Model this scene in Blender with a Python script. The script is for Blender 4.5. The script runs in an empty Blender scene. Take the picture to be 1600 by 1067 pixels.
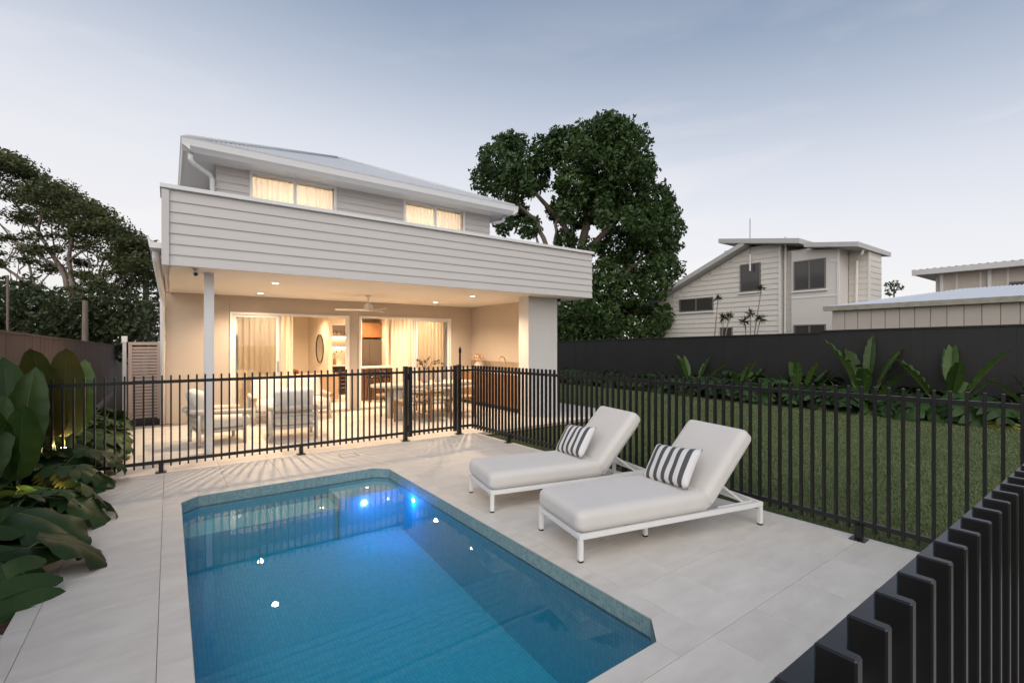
import bpy, bmesh, math, random
import numpy as np
from mathutils import Vector, Matrix
R = math.radians
random.seed(7); np.random.seed(7)
scene = bpy.context.scene
COL = scene.collection

# ------------------------------------------------------------------ camera
CAM_H = 1.6; YAW = 35.96
cd = bpy.data.cameras.new('camera'); cam = bpy.data.objects.new('camera', cd); COL.objects.link(cam)
cd.sensor_width = 36; cd.lens = 738.7 / 1600 * 36; cd.shift_y = 2.5 / 1600
cd.clip_start = 0.02; cd.clip_end = 2000
cam.location = (0, 0, CAM_H); cam.rotation_euler = (R(90), 0, R(-YAW))
scene.camera = cam
# ------------------------------------------------------------------ world (dusk sky)
SUN_EL, SUN_AZ = 36.0, 218.0       # azimuth clockwise from +Y
w = bpy.data.worlds.new('World'); scene.world = w; w.use_nodes = True
nt = w.node_tree; nt.nodes.clear()
def N(tree, typ, **kw):
    n = tree.nodes.new(typ)
    for k, v in kw.items(): setattr(n, k, v)
    return n
def L(tree, a, b): tree.links.new(a, b)
out = N(nt, 'ShaderNodeOutputWorld'); bg = N(nt, 'ShaderNodeBackground'); L(nt, bg.outputs[0], out.inputs[0])
tc = N(nt, 'ShaderNodeTexCoord'); sep = N(nt, 'ShaderNodeSeparateXYZ'); L(nt, tc.outputs['Generated'], sep.inputs[0])
ramp = N(nt, 'ShaderNodeValToRGB'); gd = N(nt, 'ShaderNodeVectorMath', operation='DOT_PRODUCT'); L(nt, tc.outputs['Generated'], gd.inputs[0]); gd.inputs[1].default_value = (-.50, .86, 0)
ga = N(nt, 'ShaderNodeMath', operation='MULTIPLY_ADD'); L(nt, gd.outputs['Value'], ga.inputs[0]); ga.inputs[1].default_value = -.10; L(nt, sep.outputs['Z'], ga.inputs[2])
ga2 = N(nt, 'ShaderNodeMath', operation='ADD'); L(nt, ga.outputs[0], ga2.inputs[0]); ga2.inputs[1].default_value = .0
L(nt, ga2.outputs[0], ramp.inputs[0])   # evening glow lies beyond the left end of the house
def setramp(rp, stops):
    e = rp.color_ramp.elements
    while len(e) > 1: e.remove(e[0])
    e[0].position = stops[0][0]; e[0].color = (*stops[0][1], 1)
    for p, c in stops[1:]:
        q = e.new(p); q.color = (*c, 1)
setramp(ramp, [(0.0, (.62, .60, .585)), (.12, (.615, .60, .605)), (.22, (.575, .575, .60)), (.32, (.485, .505, .555)), (.42, (.34, .38, .455)),
               (.52, (.215, .265, .35)), (.64, (.135, .185, .275)), (1.0, (.11, .155, .24))])
sky = N(nt, 'ShaderNodeTexSky', sky_type='NISHITA'); sky.sun_disc = False
sky.sun_elevation = R(SUN_EL); sky.sun_rotation = R(SUN_AZ); sky.air_density = 1.0; sky.dust_density = 1.5
skym = N(nt, 'ShaderNodeMix', data_type='RGBA', blend_type='MULTIPLY'); skym.inputs[0].default_value = 1
L(nt, sky.outputs[0], skym.inputs[6]); skym.inputs[7].default_value = (.07, .07, .07, 1)
mx = N(nt, 'ShaderNodeMix', data_type='RGBA'); mx.inputs[0].default_value = .12
L(nt, ramp.outputs[0], mx.inputs[6]); L(nt, skym.outputs[2], mx.inputs[7])
# thin streaky cloud
mp = N(nt, 'ShaderNodeMapping'); mp.inputs['Scale'].default_value = (1.4, 1.4, 5.5); mp.inputs['Rotation'].default_value = (.12, .1, .5)
L(nt, tc.outputs['Generated'], mp.inputs[0])
nz = N(nt, 'ShaderNodeTexNoise'); nz.inputs['Scale'].default_value = 2.1; nz.inputs['Detail'].default_value = 6; nz.inputs['Roughness'].default_value = .52
nz.inputs['Distortion'].default_value = .25
L(nt, mp.outputs[0], nz.inputs[0])
cr = N(nt, 'ShaderNodeMapRange'); cr.inputs[1].default_value = .52; cr.inputs[2].default_value = .78; cr.inputs[4].default_value = .62
L(nt, nz.outputs[0], cr.inputs[0])
el = N(nt, 'ShaderNodeMapRange'); el.inputs[1].default_value = .62; el.inputs[2].default_value = .12
L(nt, sep.outputs['Z'], el.inputs[0])
mu = N(nt, 'ShaderNodeMath', operation='MULTIPLY'); L(nt, cr.outputs[0], mu.inputs[0]); L(nt, el.outputs[0], mu.inputs[1])
mc = N(nt, 'ShaderNodeMix', data_type='RGBA'); L(nt, mu.outputs[0], mc.inputs[0]); L(nt, mx.outputs[2], mc.inputs[6])
mc.inputs[7].default_value = (.64, .60, .60, 1)
L(nt, mc.outputs[2], bg.inputs[0]); bg.inputs[1].default_value = 1.0
# ------------------------------------------------------------------ sun (soft dusk light of the whole bright side of the sky)
sd = bpy.data.lights.new('sun', 'SUN'); so = bpy.data.objects.new('sun', sd); COL.objects.link(so)
sd.energy = 1.5; sd.angle = R(80); sd.color = (1, .94, .86)
so.rotation_euler = (R(90 - SUN_EL), 0, R(180 - SUN_AZ)); so.location = (0, -5, 30)
vs = scene.view_settings; vs.view_transform = 'Standard'; vs.look = 'None'; vs.gamma = 1; vs.exposure = .66; vs.use_curve_mapping = False

# ------------------------------------------------------------------ materials
MATS = {}
def mat(name, col, rough=.6, var=.0, vscale=6, bump=0., bscale=40, metal=0., spec=.5, rnd=0., col2=None, stretch=(1, 1, 1), trans=0., sheen=0., coat=0., bdist=.005):
    m = bpy.data.materials.new(name); m.use_nodes = True; t = m.node_tree
    b = t.nodes['Principled BSDF']; b.inputs['Roughness'].default_value = rough; b.inputs['Metallic'].default_value = metal
    b.inputs['Specular IOR Level'].default_value = spec; b.inputs['Base Color'].default_value = (*col, 1)
    if coat: b.inputs['Coat Weight'].default_value = coat
    if sheen: b.inputs['Sheen Weight'].default_value = sheen
    co = N(t, 'ShaderNodeTexCoord'); mpn = N(t, 'ShaderNodeMapping'); mpn.inputs['Scale'].default_value = stretch
    L(t, co.outputs['Object'], mpn.inputs[0])
    src = None
    if var or col2:
        n = N(t, 'ShaderNodeTexNoise'); n.inputs['Scale'].default_value = vscale; n.inputs['Detail'].default_value = 5; n.inputs['Roughness'].default_value = .6
        oi = N(t, 'ShaderNodeObjectInfo')
        ad = N(t, 'ShaderNodeVectorMath', operation='MULTIPLY_ADD'); L(t, oi.outputs['Random'], ad.inputs[0]); ad.inputs[1].default_value = (9, 9, 9); L(t, mpn.outputs[0], ad.inputs[2])
        L(t, ad.outputs[0], n.inputs[0])
        mr = N(t, 'ShaderNodeMapRange'); mr.inputs[1].default_value = .3; mr.inputs[2].default_value = .7; L(t, n.outputs[0], mr.inputs[0])
        mi = N(t, 'ShaderNodeMix', data_type='RGBA'); L(t, mr.outputs[0], mi.inputs[0])
        c2 = col2 if col2 else tuple(c * (1 - var) for c in col)
        mi.inputs[6].default_value = (*col, 1); mi.inputs[7].default_value = (*c2, 1); src = mi.outputs[2]
        if rnd:
            hs = N(t, 'ShaderNodeHueSaturation'); mr2 = N(t, 'ShaderNodeMapRange'); mr2.inputs[3].default_value = 1 - rnd; mr2.inputs[4].default_value = 1 + rnd
            L(t, oi.outputs['Random'], mr2.inputs[0]); L(t, mr2.outputs[0], hs.inputs['Value']); L(t, src, hs.inputs['Color']); src = hs.outputs[0]
        L(t, src, b.inputs['Base Color'])
    if bump:
        n2 = N(t, 'ShaderNodeTexNoise'); n2.inputs['Scale'].default_value = bscale; n2.inputs['Detail'].default_value = 4; L(t, mpn.outputs[0], n2.inputs[0])
        bp = N(t, 'ShaderNodeBump'); bp.inputs['Strength'].default_value = bump; bp.inputs['Distance'].default_value = bdist
        L(t, n2.outputs[0], bp.inputs['Height']); L(t, bp.outputs[0], b.inputs['Normal'])
    if trans:
        tr = N(t, 'ShaderNodeBsdfTranslucent'); ms = N(t, 'ShaderNodeMixShader'); ms.inputs[0].default_value = trans
        if src: L(t, src, tr.inputs[0])
        else: tr.inputs[0].default_value = (*col, 1)
        L(t, b.outputs[0], ms.inputs[1]); L(t, tr.outputs[0], ms.inputs[2]); L(t, ms.outputs[0], t.nodes['Material Output'].inputs[0])
    MATS[name] = m; return m
def emat(name, col, strength):
    m = bpy.data.materials.new(name); m.use_nodes = True; b = m.node_tree.nodes['Principled BSDF']
    b.inputs['Emission Color'].default_value = (*col, 1); b.inputs['Emission Strength'].default_value = strength; b.inputs['Base Color'].default_value = (.8, .8, .8, 1)
    MATS[name] = m; return m
def glassmat(name, tint, ior=1.45, rough=0., bump=0., bscale=3.):
    m = bpy.data.materials.new(name); m.use_nodes = True; t = m.node_tree; t.nodes.clear()
    o = N(t, 'ShaderNodeOutputMaterial'); fr = N(t, 'ShaderNodeFresnel'); fr.inputs[0].default_value = ior
    tr = N(t, 'ShaderNodeBsdfTransparent'); tr.inputs[0].default_value = (*tint, 1)
    gl = N(t, 'ShaderNodeBsdfGlossy'); gl.inputs['Roughness'].default_value = rough
    ms = N(t, 'ShaderNodeMixShader'); L(t, fr.outputs[0], ms.inputs[0]); L(t, tr.outputs[0], ms.inputs[1]); L(t, gl.outputs[0], ms.inputs[2]); L(t, ms.outputs[0], o.inputs[0])
    if bump:
        co = N(t, 'ShaderNodeTexCoord'); n2 = N(t, 'ShaderNodeTexNoise'); n2.inputs['Scale'].default_value = bscale; n2.inputs['Detail'].default_value = 2; L(t, co.outputs['Object'], n2.inputs[0])
        bp = N(t, 'ShaderNodeBump'); bp.inputs['Strength'].default_value = bump; bp.inputs['Distance'].default_value = .02
        L(t, n2.outputs[0], bp.inputs['Height']); L(t, bp.outputs[0], gl.inputs['Normal']); L(t, bp.outputs[0], fr.inputs['Normal'])
    MATS[name] = m; return m
def mosaicmat(name, ca, cb, grout, size):
    m = bpy.data.materials.new(name); m.use_nodes = True; t = m.node_tree; b = t.nodes['Principled BSDF']; b.inputs['Roughness'].default_value = .55; b.inputs['Specular IOR Level'].default_value = .2
    co = N(t, 'ShaderNodeTexCoord'); sp = N(t, 'ShaderNodeSeparateXYZ'); L(t, co.outputs['Object'], sp.inputs[0])
    masks = []
    for ax in 'XYZ':
        mm = N(t, 'ShaderNodeMath', operation='MULTIPLY'); mm.inputs[1].default_value = 1 / size; L(t, sp.outputs[ax], mm.inputs[0])
        ad = N(t, 'ShaderNodeMath', operation='ADD'); ad.inputs[1].default_value = .37; L(t, mm.outputs[0], ad.inputs[0])
        fr = N(t, 'ShaderNodeMath', operation='FRACT'); L(t, ad.outputs[0], fr.inputs[0])
        lt = N(t, 'ShaderNodeMath', operation='LESS_THAN'); lt.inputs[1].default_value = .1; L(t, fr.outputs[0], lt.inputs[0]); masks.append(lt.outputs[0])
    geo = N(t, 'ShaderNodeNewGeometry'); sn = N(t, 'ShaderNodeSeparateXYZ'); L(t, geo.outputs['True Normal'], sn.inputs[0])
    tot = None
    for k, ax in enumerate('XYZ'):
        ab = N(t, 'ShaderNodeMath', operation='ABSOLUTE'); L(t, sn.outputs[ax], ab.inputs[0])
        l2 = N(t, 'ShaderNodeMath', operation='LESS_THAN'); l2.inputs[1].default_value = .6; L(t, ab.outputs[0], l2.inputs[0])
        mu2 = N(t, 'ShaderNodeMath', operation='MULTIPLY'); L(t, l2.outputs[0], mu2.inputs[0]); L(t, masks[k], mu2.inputs[1])
        if tot is None: tot = mu2.outputs[0]
        else:
            mxx = N(t, 'ShaderNodeMath', operation='MAXIMUM'); L(t, tot, mxx.inputs[0]); L(t, mu2.outputs[0], mxx.inputs[1]); tot = mxx.outputs[0]
    sc = N(t, 'ShaderNodeVectorMath', operation='SCALE'); sc.inputs['Scale'].default_value = 1 / size; L(t, co.outputs['Object'], sc.inputs[0])
    adv = N(t, 'ShaderNodeVectorMath', operation='ADD'); adv.inputs[1].default_value = (.37, .37, .37); L(t, sc.outputs[0], adv.inputs[0])
    fl = N(t, 'ShaderNodeVectorMath', operation='FLOOR'); L(t, adv.outputs[0], fl.inputs[0])
    wn = N(t, 'ShaderNodeTexWhiteNoise'); L(t, fl.outputs[0], wn.inputs[0])
    mi = N(t, 'ShaderNodeMix', data_type='RGBA'); L(t, wn.outputs[0], mi.inputs[0]); mi.inputs[6].default_value = (*ca, 1); mi.inputs[7].default_value = (*cb, 1)
    m2 = N(t, 'ShaderNodeMix', data_type='RGBA'); L(t, tot, m2.inputs[0]); L(t, mi.outputs[2], m2.inputs[6]); m2.inputs[7].default_value = (*grout, 1)
    L(t, m2.outputs[2], b.inputs['Base Color']); MATS[name] = m; return m
M = MATS
mat('stone', (.71, .66, .595), .55, col2=(.60, .55, .49), vscale=2.9, bump=.15, bscale=60, rnd=.035, stretch=(1, 2.6, 1), bdist=.002)
mat('grout', (.24, .21, .185), .9)
mat('earth', (.06, .045, .035), .95, var=.4, vscale=8, bump=.6, bscale=25, bdist=.03)
mat('mulch', (.10, .045, .025), .95, col2=(.03, .018, .012), vscale=40, bump=.9, bscale=60, bdist=.02)
mat('lawn', (.085, .11, .042), .95, col2=(.06, .085, .03), vscale=3, bump=.6, bscale=90, bdist=.02)
mat('blade', (.17, .205, .085), .75, col2=(.125, .16, .06), vscale=.9, trans=.25)
mat('black_metal', (.010, .0095, .0095), .33, var=.15, vscale=20, spec=.5)
mat('board_paint', (.60, .56, .53), .6, var=.035, vscale=4, bump=.06, bscale=50, stretch=(.3, 3, 3), rnd=.012)
mat('white_paint', (.74, .73, .72), .5, var=.03, vscale=5)
mat('render_wall', (.50, .425, .35), .75, var=.04, vscale=3, bump=.08, bscale=120)
mat('ceiling_white', (.72, .68, .63), .7, var=.02, vscale=2)
mat('inner_white', (.80, .74, .65), .7, var=.02, vscale=2)
mat('pier_wall', (.60, .57, .54), .75, var=.04, vscale=3, bump=.08, bscale=120)
mat('roof_steel', (.56, .57, .58), .45, var=.05, vscale=2, spec=.5)
mat('white_alu', (.76, .75, .73), .4, spec=.5)
mat('cushion', (.66, .62, .58), .85, var=.04, vscale=5, bump=.25, bscale=350, sheen=.2, bdist=.001)
mat('cream_cushion', (.76, .71, .64), .9, var=.05, vscale=6, bump=.3, bscale=250, sheen=.2, bdist=.002)
mat('pale_timber', (.62, .57, .50), .6, col2=(.54, .48, .42), vscale=5, stretch=(8, 8, 1), bump=.1, bscale=20)
mat('log_end', (.50, .27, .10), .7, col2=(.36, .18, .06), vscale=14)
mat('oak', (.36, .18, .075), .5, col2=(.27, .125, .05), vscale=3, stretch=(9, 9, .7), bump=.05, bscale=12)
mat('brown_timber', (.26, .115, .05), .5, col2=(.19, .08, .035), vscale=3, stretch=(9, 9, .7))
mat('table_stone', (.56, .50, .43), .6, col2=(.50, .44, .37), vscale=9, bump=.1)
mat('woven', (.46, .38, .28), .85, col2=(.35, .28, .20), vscale=60, bump=.8, bscale=160)
mat('benchtop', (.66, .60, .52), .35, var=.05, vscale=3)
mat('splash_stone', (.34, .26, .19), .5, col2=(.25, .19, .14), vscale=5)
mat('left_fence', (.135, .098, .088), .7, var=.2, vscale=3, stretch=(4, 4, .4))
mat('right_fence', (.017, .0155, .015), .6, var=.15, vscale=3, stretch=(3, 3, .4), rnd=.06)
mat('gate_slat', (.52, .385, .32), .55, var=.05, vscale=4, rnd=.03)
mat('leaf_paddle', (.036, .075, .016), .45, col2=(.062, .11, .022), vscale=5, trans=.22, spec=.3, rnd=.25)
mat('leaf_goldlit', (.055, .085, .020), .45, col2=(.12, .09, .02), vscale=4, trans=.25, rnd=.2)  # gold of the warm backlight is put into this leaf colour
mat('leaf_lobed', (.018, .042, .012), .46, col2=(.036, .070, .018), vscale=5, trans=.12, spec=.22, rnd=.35)
mat('leaf_yellow', (.30, .25, .05), .5, col2=(.20, .22, .04), vscale=6, trans=.3)
mat('leaf_stalk', (.10, .12, .035), .5)
mat('fig_leaf', (.026, .054, .013), .5, col2=(.052, .095, .020), vscale=.55, trans=.12, spec=.4)
mat('rain_leaf', (.060, .078, .024), .6, col2=(.11, .12, .04), vscale=.6, trans=.3)
mat('hedge_leaf', (.028, .045, .014), .6, col2=(.055, .072, .022), vscale=.8, trans=.2)
mat('olive_leaf', (.085, .085, .040), .7, col2=(.12, .11, .05), vscale=1, trans=.2)
mat('bark', (.17, .125, .095), .9, col2=(.10, .075, .055), vscale=5, bump=.6, bscale=18, bdist=.03)
mat('pale_bark', (.30, .24, .20), .9, col2=(.2, .15, .12), vscale=5, bump=.5, bscale=18, bdist=.02)
mat('pole_timber', (.22, .17, .13), .85, col2=(.15, .115, .09), vscale=5, stretch=(6, 6, .5))
mat('pole_green', (.22, .26, .20), .7, col2=(.17, .20, .15), vscale=4)
mat('nb_board', (.66, .62, .56), .65, var=.06, vscale=3, rnd=.02)
mat('nb_panel', (.64, .60, .55), .7, var=.04, vscale=2)
mat('nb_trim', (.72, .69, .65), .6)
mat('nb_fascia', (.48, .47, .45), .5, var=.08)
mat('nb_glass', (.05, .045, .04), .08, spec=.6)
mat('nb_frame', (.15, .14, .13), .4)
mat('shed_panel', (.47, .42, .36), .6, var=.05, vscale=3, rnd=.03)
mat('shed_gutter', (.42, .40, .34), .6, col2=(.30, .28, .21), vscale=9)
mat('shed_roof', (.62, .64, .68), .35, var=.04)
mat('far_wall', (.56, .49, .43), .7, var=.04)
mat('fridge', (.16, .14, .125), .35, metal=.6)
mat('dark_appliance', (.015, .014, .014), .25)
mat('brown_cushion', (.16, .065, .03), .9, bump=.2, bscale=200)
mat('tan_sofa', (.48, .33, .21), .85, var=.06, bump=.2, bscale=200)
mat('mirror', (.8, .8, .8), .03, metal=1.)
mat('brass', (.62, .47, .28), .3, metal=1.)
mat('steel', (.6, .6, .6), .25, metal=1.)
mat('dark_stem', (.045, .018, .015), .7)
mat('pink_vase', (.50, .40, .36), .6, var=.08)
mat('grey_vase', (.50, .49, .50), .5, var=.05)
mat('flower', (.55, .36, .22), .8, col2=(.66, .48, .34), vscale=20)
mat('rug', (.56, .50, .43), .95, bump=.5, bscale=200)
mat('cctv', (.62, .62, .62), .4); mat('lens', (.01, .01, .01), .1)
mosaicmat('mosaic', (.13, .24, .26), (.21, .33, .34), (.33, .36, .33), .024)
mosaicmat('mosaic_deep', (.30, .52, .60), (.38, .60, .66), (.22, .42, .50), .03)
mosaicmat('mosaic_step', (.50, .64, .65), (.58, .70, .70), (.40, .55, .57), .03)  # paler copy of the basin tiles; shallow-water brightness put into the colour
glassmat('water', (1, 1, 1), 1.33, 0, .05, 2.2)
_t = M['water'].node_tree; _va = N(_t, 'ShaderNodeVolumeAbsorption'); _va.inputs[0].default_value = (.08, .90, .972, 1); _va.inputs[1].default_value = 1.3
L(_t, _va.outputs[0], [n for n in _t.nodes if n.type == 'OUTPUT_MATERIAL'][0].inputs['Volume'])
glassmat('glass', (.97, .97, .96), 1.45)
emat('lamp_warm', (1, .80, .55), 22); emat('lamp_strip', (1, .72, .36), 14); emat('lamp_pool', (.45, .6, 1), 60)
def stripemat():
    m = bpy.data.materials.new('stripe'); m.use_nodes = True; t = m.node_tree; b = t.nodes['Principled BSDF']; b.inputs['Roughness'].default_value = .9
    co = N(t, 'ShaderNodeTexCoord'); sp = N(t, 'ShaderNodeSeparateXYZ'); L(t, co.outputs['Object'], sp.inputs[0])
    mm = N(t, 'ShaderNodeMath', operation='MULTIPLY_ADD'); mm.inputs[1].default_value = 1 / .094; mm.inputs[2].default_value = 10.32; L(t, sp.outputs['X'], mm.inputs[0])
    fr = N(t, 'ShaderNodeMath', operation='FRACT'); L(t, mm.outputs[0], fr.inputs[0])
    lt = N(t, 'ShaderNodeMath', operation='LESS_THAN'); lt.inputs[1].default_value = .47; L(t, fr.outputs[0], lt.inputs[0])
    mi = N(t, 'ShaderNodeMix', data_type='RGBA'); L(t, lt.outputs[0], mi.inputs[0]); mi.inputs[6].default_value = (.70, .68, .67, 1); mi.inputs[7].default_value = (.085, .082, .085, 1)
    n = N(t, 'ShaderNodeTexNoise'); n.inputs['Scale'].default_value = 300; L(t, co.outputs['Object'], n.inputs[0])
    bp = N(t, 'ShaderNodeBump'); bp.inputs['Strength'].default_value = .4; bp.inputs['Distance'].default_value = .002; L(t, n.outputs[0], bp.inputs['Height']); L(t, bp.outputs[0], b.inputs['Normal'])
    L(t, mi.outputs[2], b.inputs['Base Color']); MATS['stripe'] = m
stripemat()
def sheermat():
    m = bpy.data.materials.new('sheer'); m.use_nodes = True; t = m.node_tree; t.nodes.clear(); o = N(t, 'ShaderNodeOutputMaterial')
    d = N(t, 'ShaderNodeBsdfDiffuse'); d.inputs[0].default_value = (.80, .75, .66, 1); tl = N(t, 'ShaderNodeBsdfTranslucent'); tl.inputs[0].default_value = (.80, .75, .66, 1)
    a = N(t, 'ShaderNodeMixShader'); a.inputs[0].default_value = .5; L(t, d.outputs[0], a.inputs[1]); L(t, tl.outputs[0], a.inputs[2])
    tr = N(t, 'ShaderNodeBsdfTransparent'); b = N(t, 'ShaderNodeMixShader'); b.inputs[0].default_value = .10; L(t, a.outputs[0], b.inputs[1]); L(t, tr.outputs[0], b.inputs[2]); L(t, b.outputs[0], o.inputs[0])
    MATS['sheer'] = m
sheermat()

# ------------------------------------------------------------------ mesh helpers
class MB:
    def __init__(s): s.v = []; s.f = []; s.mi = []; s.cur = 0; s.smooth = False
    def add(s, vs, fs):
        o = len(s.v); s.v += [tuple(p) for p in vs]; s.f += [tuple(i + o for i in f) for f in fs]; s.mi += [s.cur] * len(fs); return s
    def box(s, x0, x1, y0, y1, z0, z1):
        return s.add([(x0, y0, z0), (x1, y0, z0), (x1, y1, z0), (x0, y1, z0), (x0, y0, z1), (x1, y0, z1), (x1, y1, z1), (x0, y1, z1)],
                     [(0, 3, 2, 1), (4, 5, 6, 7), (0, 1, 5, 4), (1, 2, 6, 5), (2, 3, 7, 6), (3, 0, 4, 7)])
    def prism(s, poly, axis, a, b):      # poly of 2-D points extruded on an axis
        def p3(p, t): return {'x': (t, p[0], p[1]), 'y': (p[0], t, p[1]), 'z': (p[0], p[1], t)}[axis]
        n = len(poly); vs = [p3(p, a) for p in poly] + [p3(p, b) for p in poly]
        fs = [tuple(range(n))[::-1], tuple(range(n, 2 * n))] + [(i, (i + 1) % n, n + (i + 1) % n, n + i) for i in range(n)]
        return s.add(vs, fs)
    def tube(s, pts, rad, n=8, cap=True):
        pts = [Vector(p) for p in pts]; m = len(pts)
        if not hasattr(rad, '__len__'): rad = [rad] * m
        vs = []; up = None
        for i, p in enumerate(pts):
            d = (pts[min(i + 1, m - 1)] - pts[max(i - 1, 0)]).normalized()
            if up is None:
                up = Vector((0, 0, 1)) if abs(d.z) < .9 else Vector((1, 0, 0))
            a = d.cross(up); a = a.normalized() if a.length > 1e-6 else d.orthogonal().normalized(); b = a.cross(d).normalized(); up = b
            for k in range(n):
                t = 2 * math.pi * k / n; vs.append(p + (a * math.cos(t) + b * math.sin(t)) * rad[i])
        fs = [(i * n + k, i * n + (k + 1) % n, (i + 1) * n + (k + 1) % n, (i + 1) * n + k) for i in range(m - 1) for k in range(n)]
        if cap: fs += [tuple(range(n))[::-1], tuple(range((m - 1) * n, m * n))]
        return s.add(vs, fs)
    def lathe(s, prof, n=20, c=(0, 0, 0), ring=False):
        m = len(prof); vs = [(c[0] + r * math.cos(2 * math.pi * k / n), c[1] + r * math.sin(2 * math.pi * k / n), c[2] + z) for r, z in prof for k in range(n)]
        fs = [(i * n + k, i * n + (k + 1) % n, (i + 1) * n + (k + 1) % n, (i + 1) * n + k) for i in range(m - 1) for k in range(n)]
        fs += [((m - 1) * n + k, (m - 1) * n + (k + 1) % n, (k + 1) % n, k) for k in range(n)] if ring else [tuple(range(n))[::-1], tuple(range((m - 1) * n, m * n))]
        return s.add(vs, fs)
    def rbox(s, c, dim, r, n=6, puff=0., M4=None, wob=0.):     # rounded box on a grid
        vs = []; fs = []; idx = {}
        hx, hy, hz = [d / 2 for d in dim]
        def P(i, j, k):
            key = (i, j, k)
            if key in idx: return idx[key]
            q = [2 * t / n - 1 for t in key]; h = (hx, hy, hz)
            q = [math.copysign(abs(t) ** .72, t) for t in q]
            p = Vector([q[a] * h[a] for a in range(3)])
            inner = Vector([max(-h[a] + r, min(h[a] - r, p[a])) for a in range(3)]); dlt = p - inner
            if dlt.length > 1e-9: p = inner + dlt.normalized() * min(r, max(abs(x) for x in dlt) if True else r)
            if puff: p.z += math.copysign(puff, p.z) * (1 - (p.x / hx) ** 2) * (1 - (p.y / hy) ** 2) * (abs(p.z) / hz)
            if wob: p.z += wob * math.sin(p.x * 9 + p.y * 5)
            if M4: p = M4 @ p
            idx[key] = len(vs); vs.append((p.x + c[0], p.y + c[1], p.z + c[2])); return idx[key]
        for i in range(n):
            for j in range(n):
                for e in (0, n):
                    f1 = [P(i, j, e), P(i + 1, j, e), P(i + 1, j + 1, e), P(i, j + 1, e)]; f2 = [P(i, e, j), P(i + 1, e, j), P(i + 1, e, j + 1), P(i, e, j + 1)]; f3 = [P(e, i, j), P(e, i + 1, j), P(e, i + 1, j + 1), P(e, i, j + 1)]
                    if e == 0: fs += [f1[::-1], f2, f3[::-1]]
                    else: fs += [f1, f2[::-1], f3]
        return s.add(vs, fs)
    def mesh(s, name, mats, smooth=False):
        me = bpy.data.meshes.new(name); me.from_pydata(s.v, [], s.f)
        for m in (mats if isinstance(mats, (list, tuple)) else [mats]): me.materials.append(M[m] if isinstance(m, str) else m)
        if any(s.mi): me.polygons.foreach_set('material_index', s.mi)
        if smooth: me.polygons.foreach_set('use_smooth', [True] * len(s.f))
        me.update(); return me
    def build(s, name, mats, parent=None, smooth=False, bevel=0., local=False):
        if parent is not None and not local:
            o = root_loc(parent); s.v = [(a - o[0], b - o[1], c - o[2]) for a, b, c in s.v]
        me = s.mesh(name, mats, smooth)
        if bevel:
            bm = bmesh.new(); bm.from_mesh(me); bmesh.ops.bevel(bm, geom=list(bm.edges), offset=bevel, segments=2, affect='EDGES', clamp_overlap=True); bm.to_mesh(me); bm.free()
            if smooth: me.polygons.foreach_set('use_smooth', [True] * len(me.polygons))
        ob = bpy.data.objects.new(name, me); COL.objects.link(ob)
        if parent is not None: ob.parent = parent
        return ob
def root_loc(p):
    v = Vector((0, 0, 0))
    while p is not None: v += p.location; p = p.parent
    return v
def tag(o, label=None, cat=None, group=None, kind=None):
    if label: o['label'] = label
    if cat: o['category'] = cat
    if group: o['group'] = group
    if kind: o['kind'] = kind
    return o
def thing(name, label, cat, loc=(0, 0, 0), rz=0, group=None):
    o = bpy.data.objects.new(name, None); COL.objects.link(o); o.empty_display_size = .1
    o.location = loc; o.rotation_euler = (0, 0, rz); return tag(o, label, cat, group)
def B(name, m, parent, *a, **kw): return MB().box(*a).build(name, m, parent, **kw)
def inst(name, me, parent, loc, rot=(0, 0, 0), sc=(1, 1, 1)):
    o = bpy.data.objects.new(name, me); COL.objects.link(o); o.parent = parent; o.location = loc; o.rotation_euler = rot; o.scale = sc; return o
def copy_tree(o, parent=None):
    c = o.copy(); COL.objects.link(c); c.parent = parent
    for ch in list(o.children): copy_tree(ch, c)
    return c
def point(name, loc, power, col, rad, parent=None, typ='POINT', spot=None, blend=.6):
    d = bpy.data.lights.new(name, typ); d.energy = power; d.color = col; d.shadow_soft_size = rad
    if typ == 'SPOT': d.spot_size = spot; d.spot_blend = blend
    o = bpy.data.objects.new(name, d); COL.objects.link(o)
    if parent is not None: o.parent = parent; loc = Vector(loc) - root_loc(parent)
    o.location = loc; return o
WARM = (1, .74, .49)

# ------------------------------------------------------------------ measures
PX0, PX1, PY0, PY1 = .10, 2.27, 1.60, 5.95      # pool water edge
CX0, CX1, CY0, CY1 = -.05, 2.41, 1.45, 6.10      # coping outside
PC = .15                                          # pool corner chamfer
DECKR = lambda y: 4.44 + (7.3 - y) * .035         # right edge of the deck
FY = 7.30
BEDX = -.74
SLAB_X, SLAB_Y = 8.5, 6.97
CEIL = 2.61; BACK = 11.6
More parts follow.
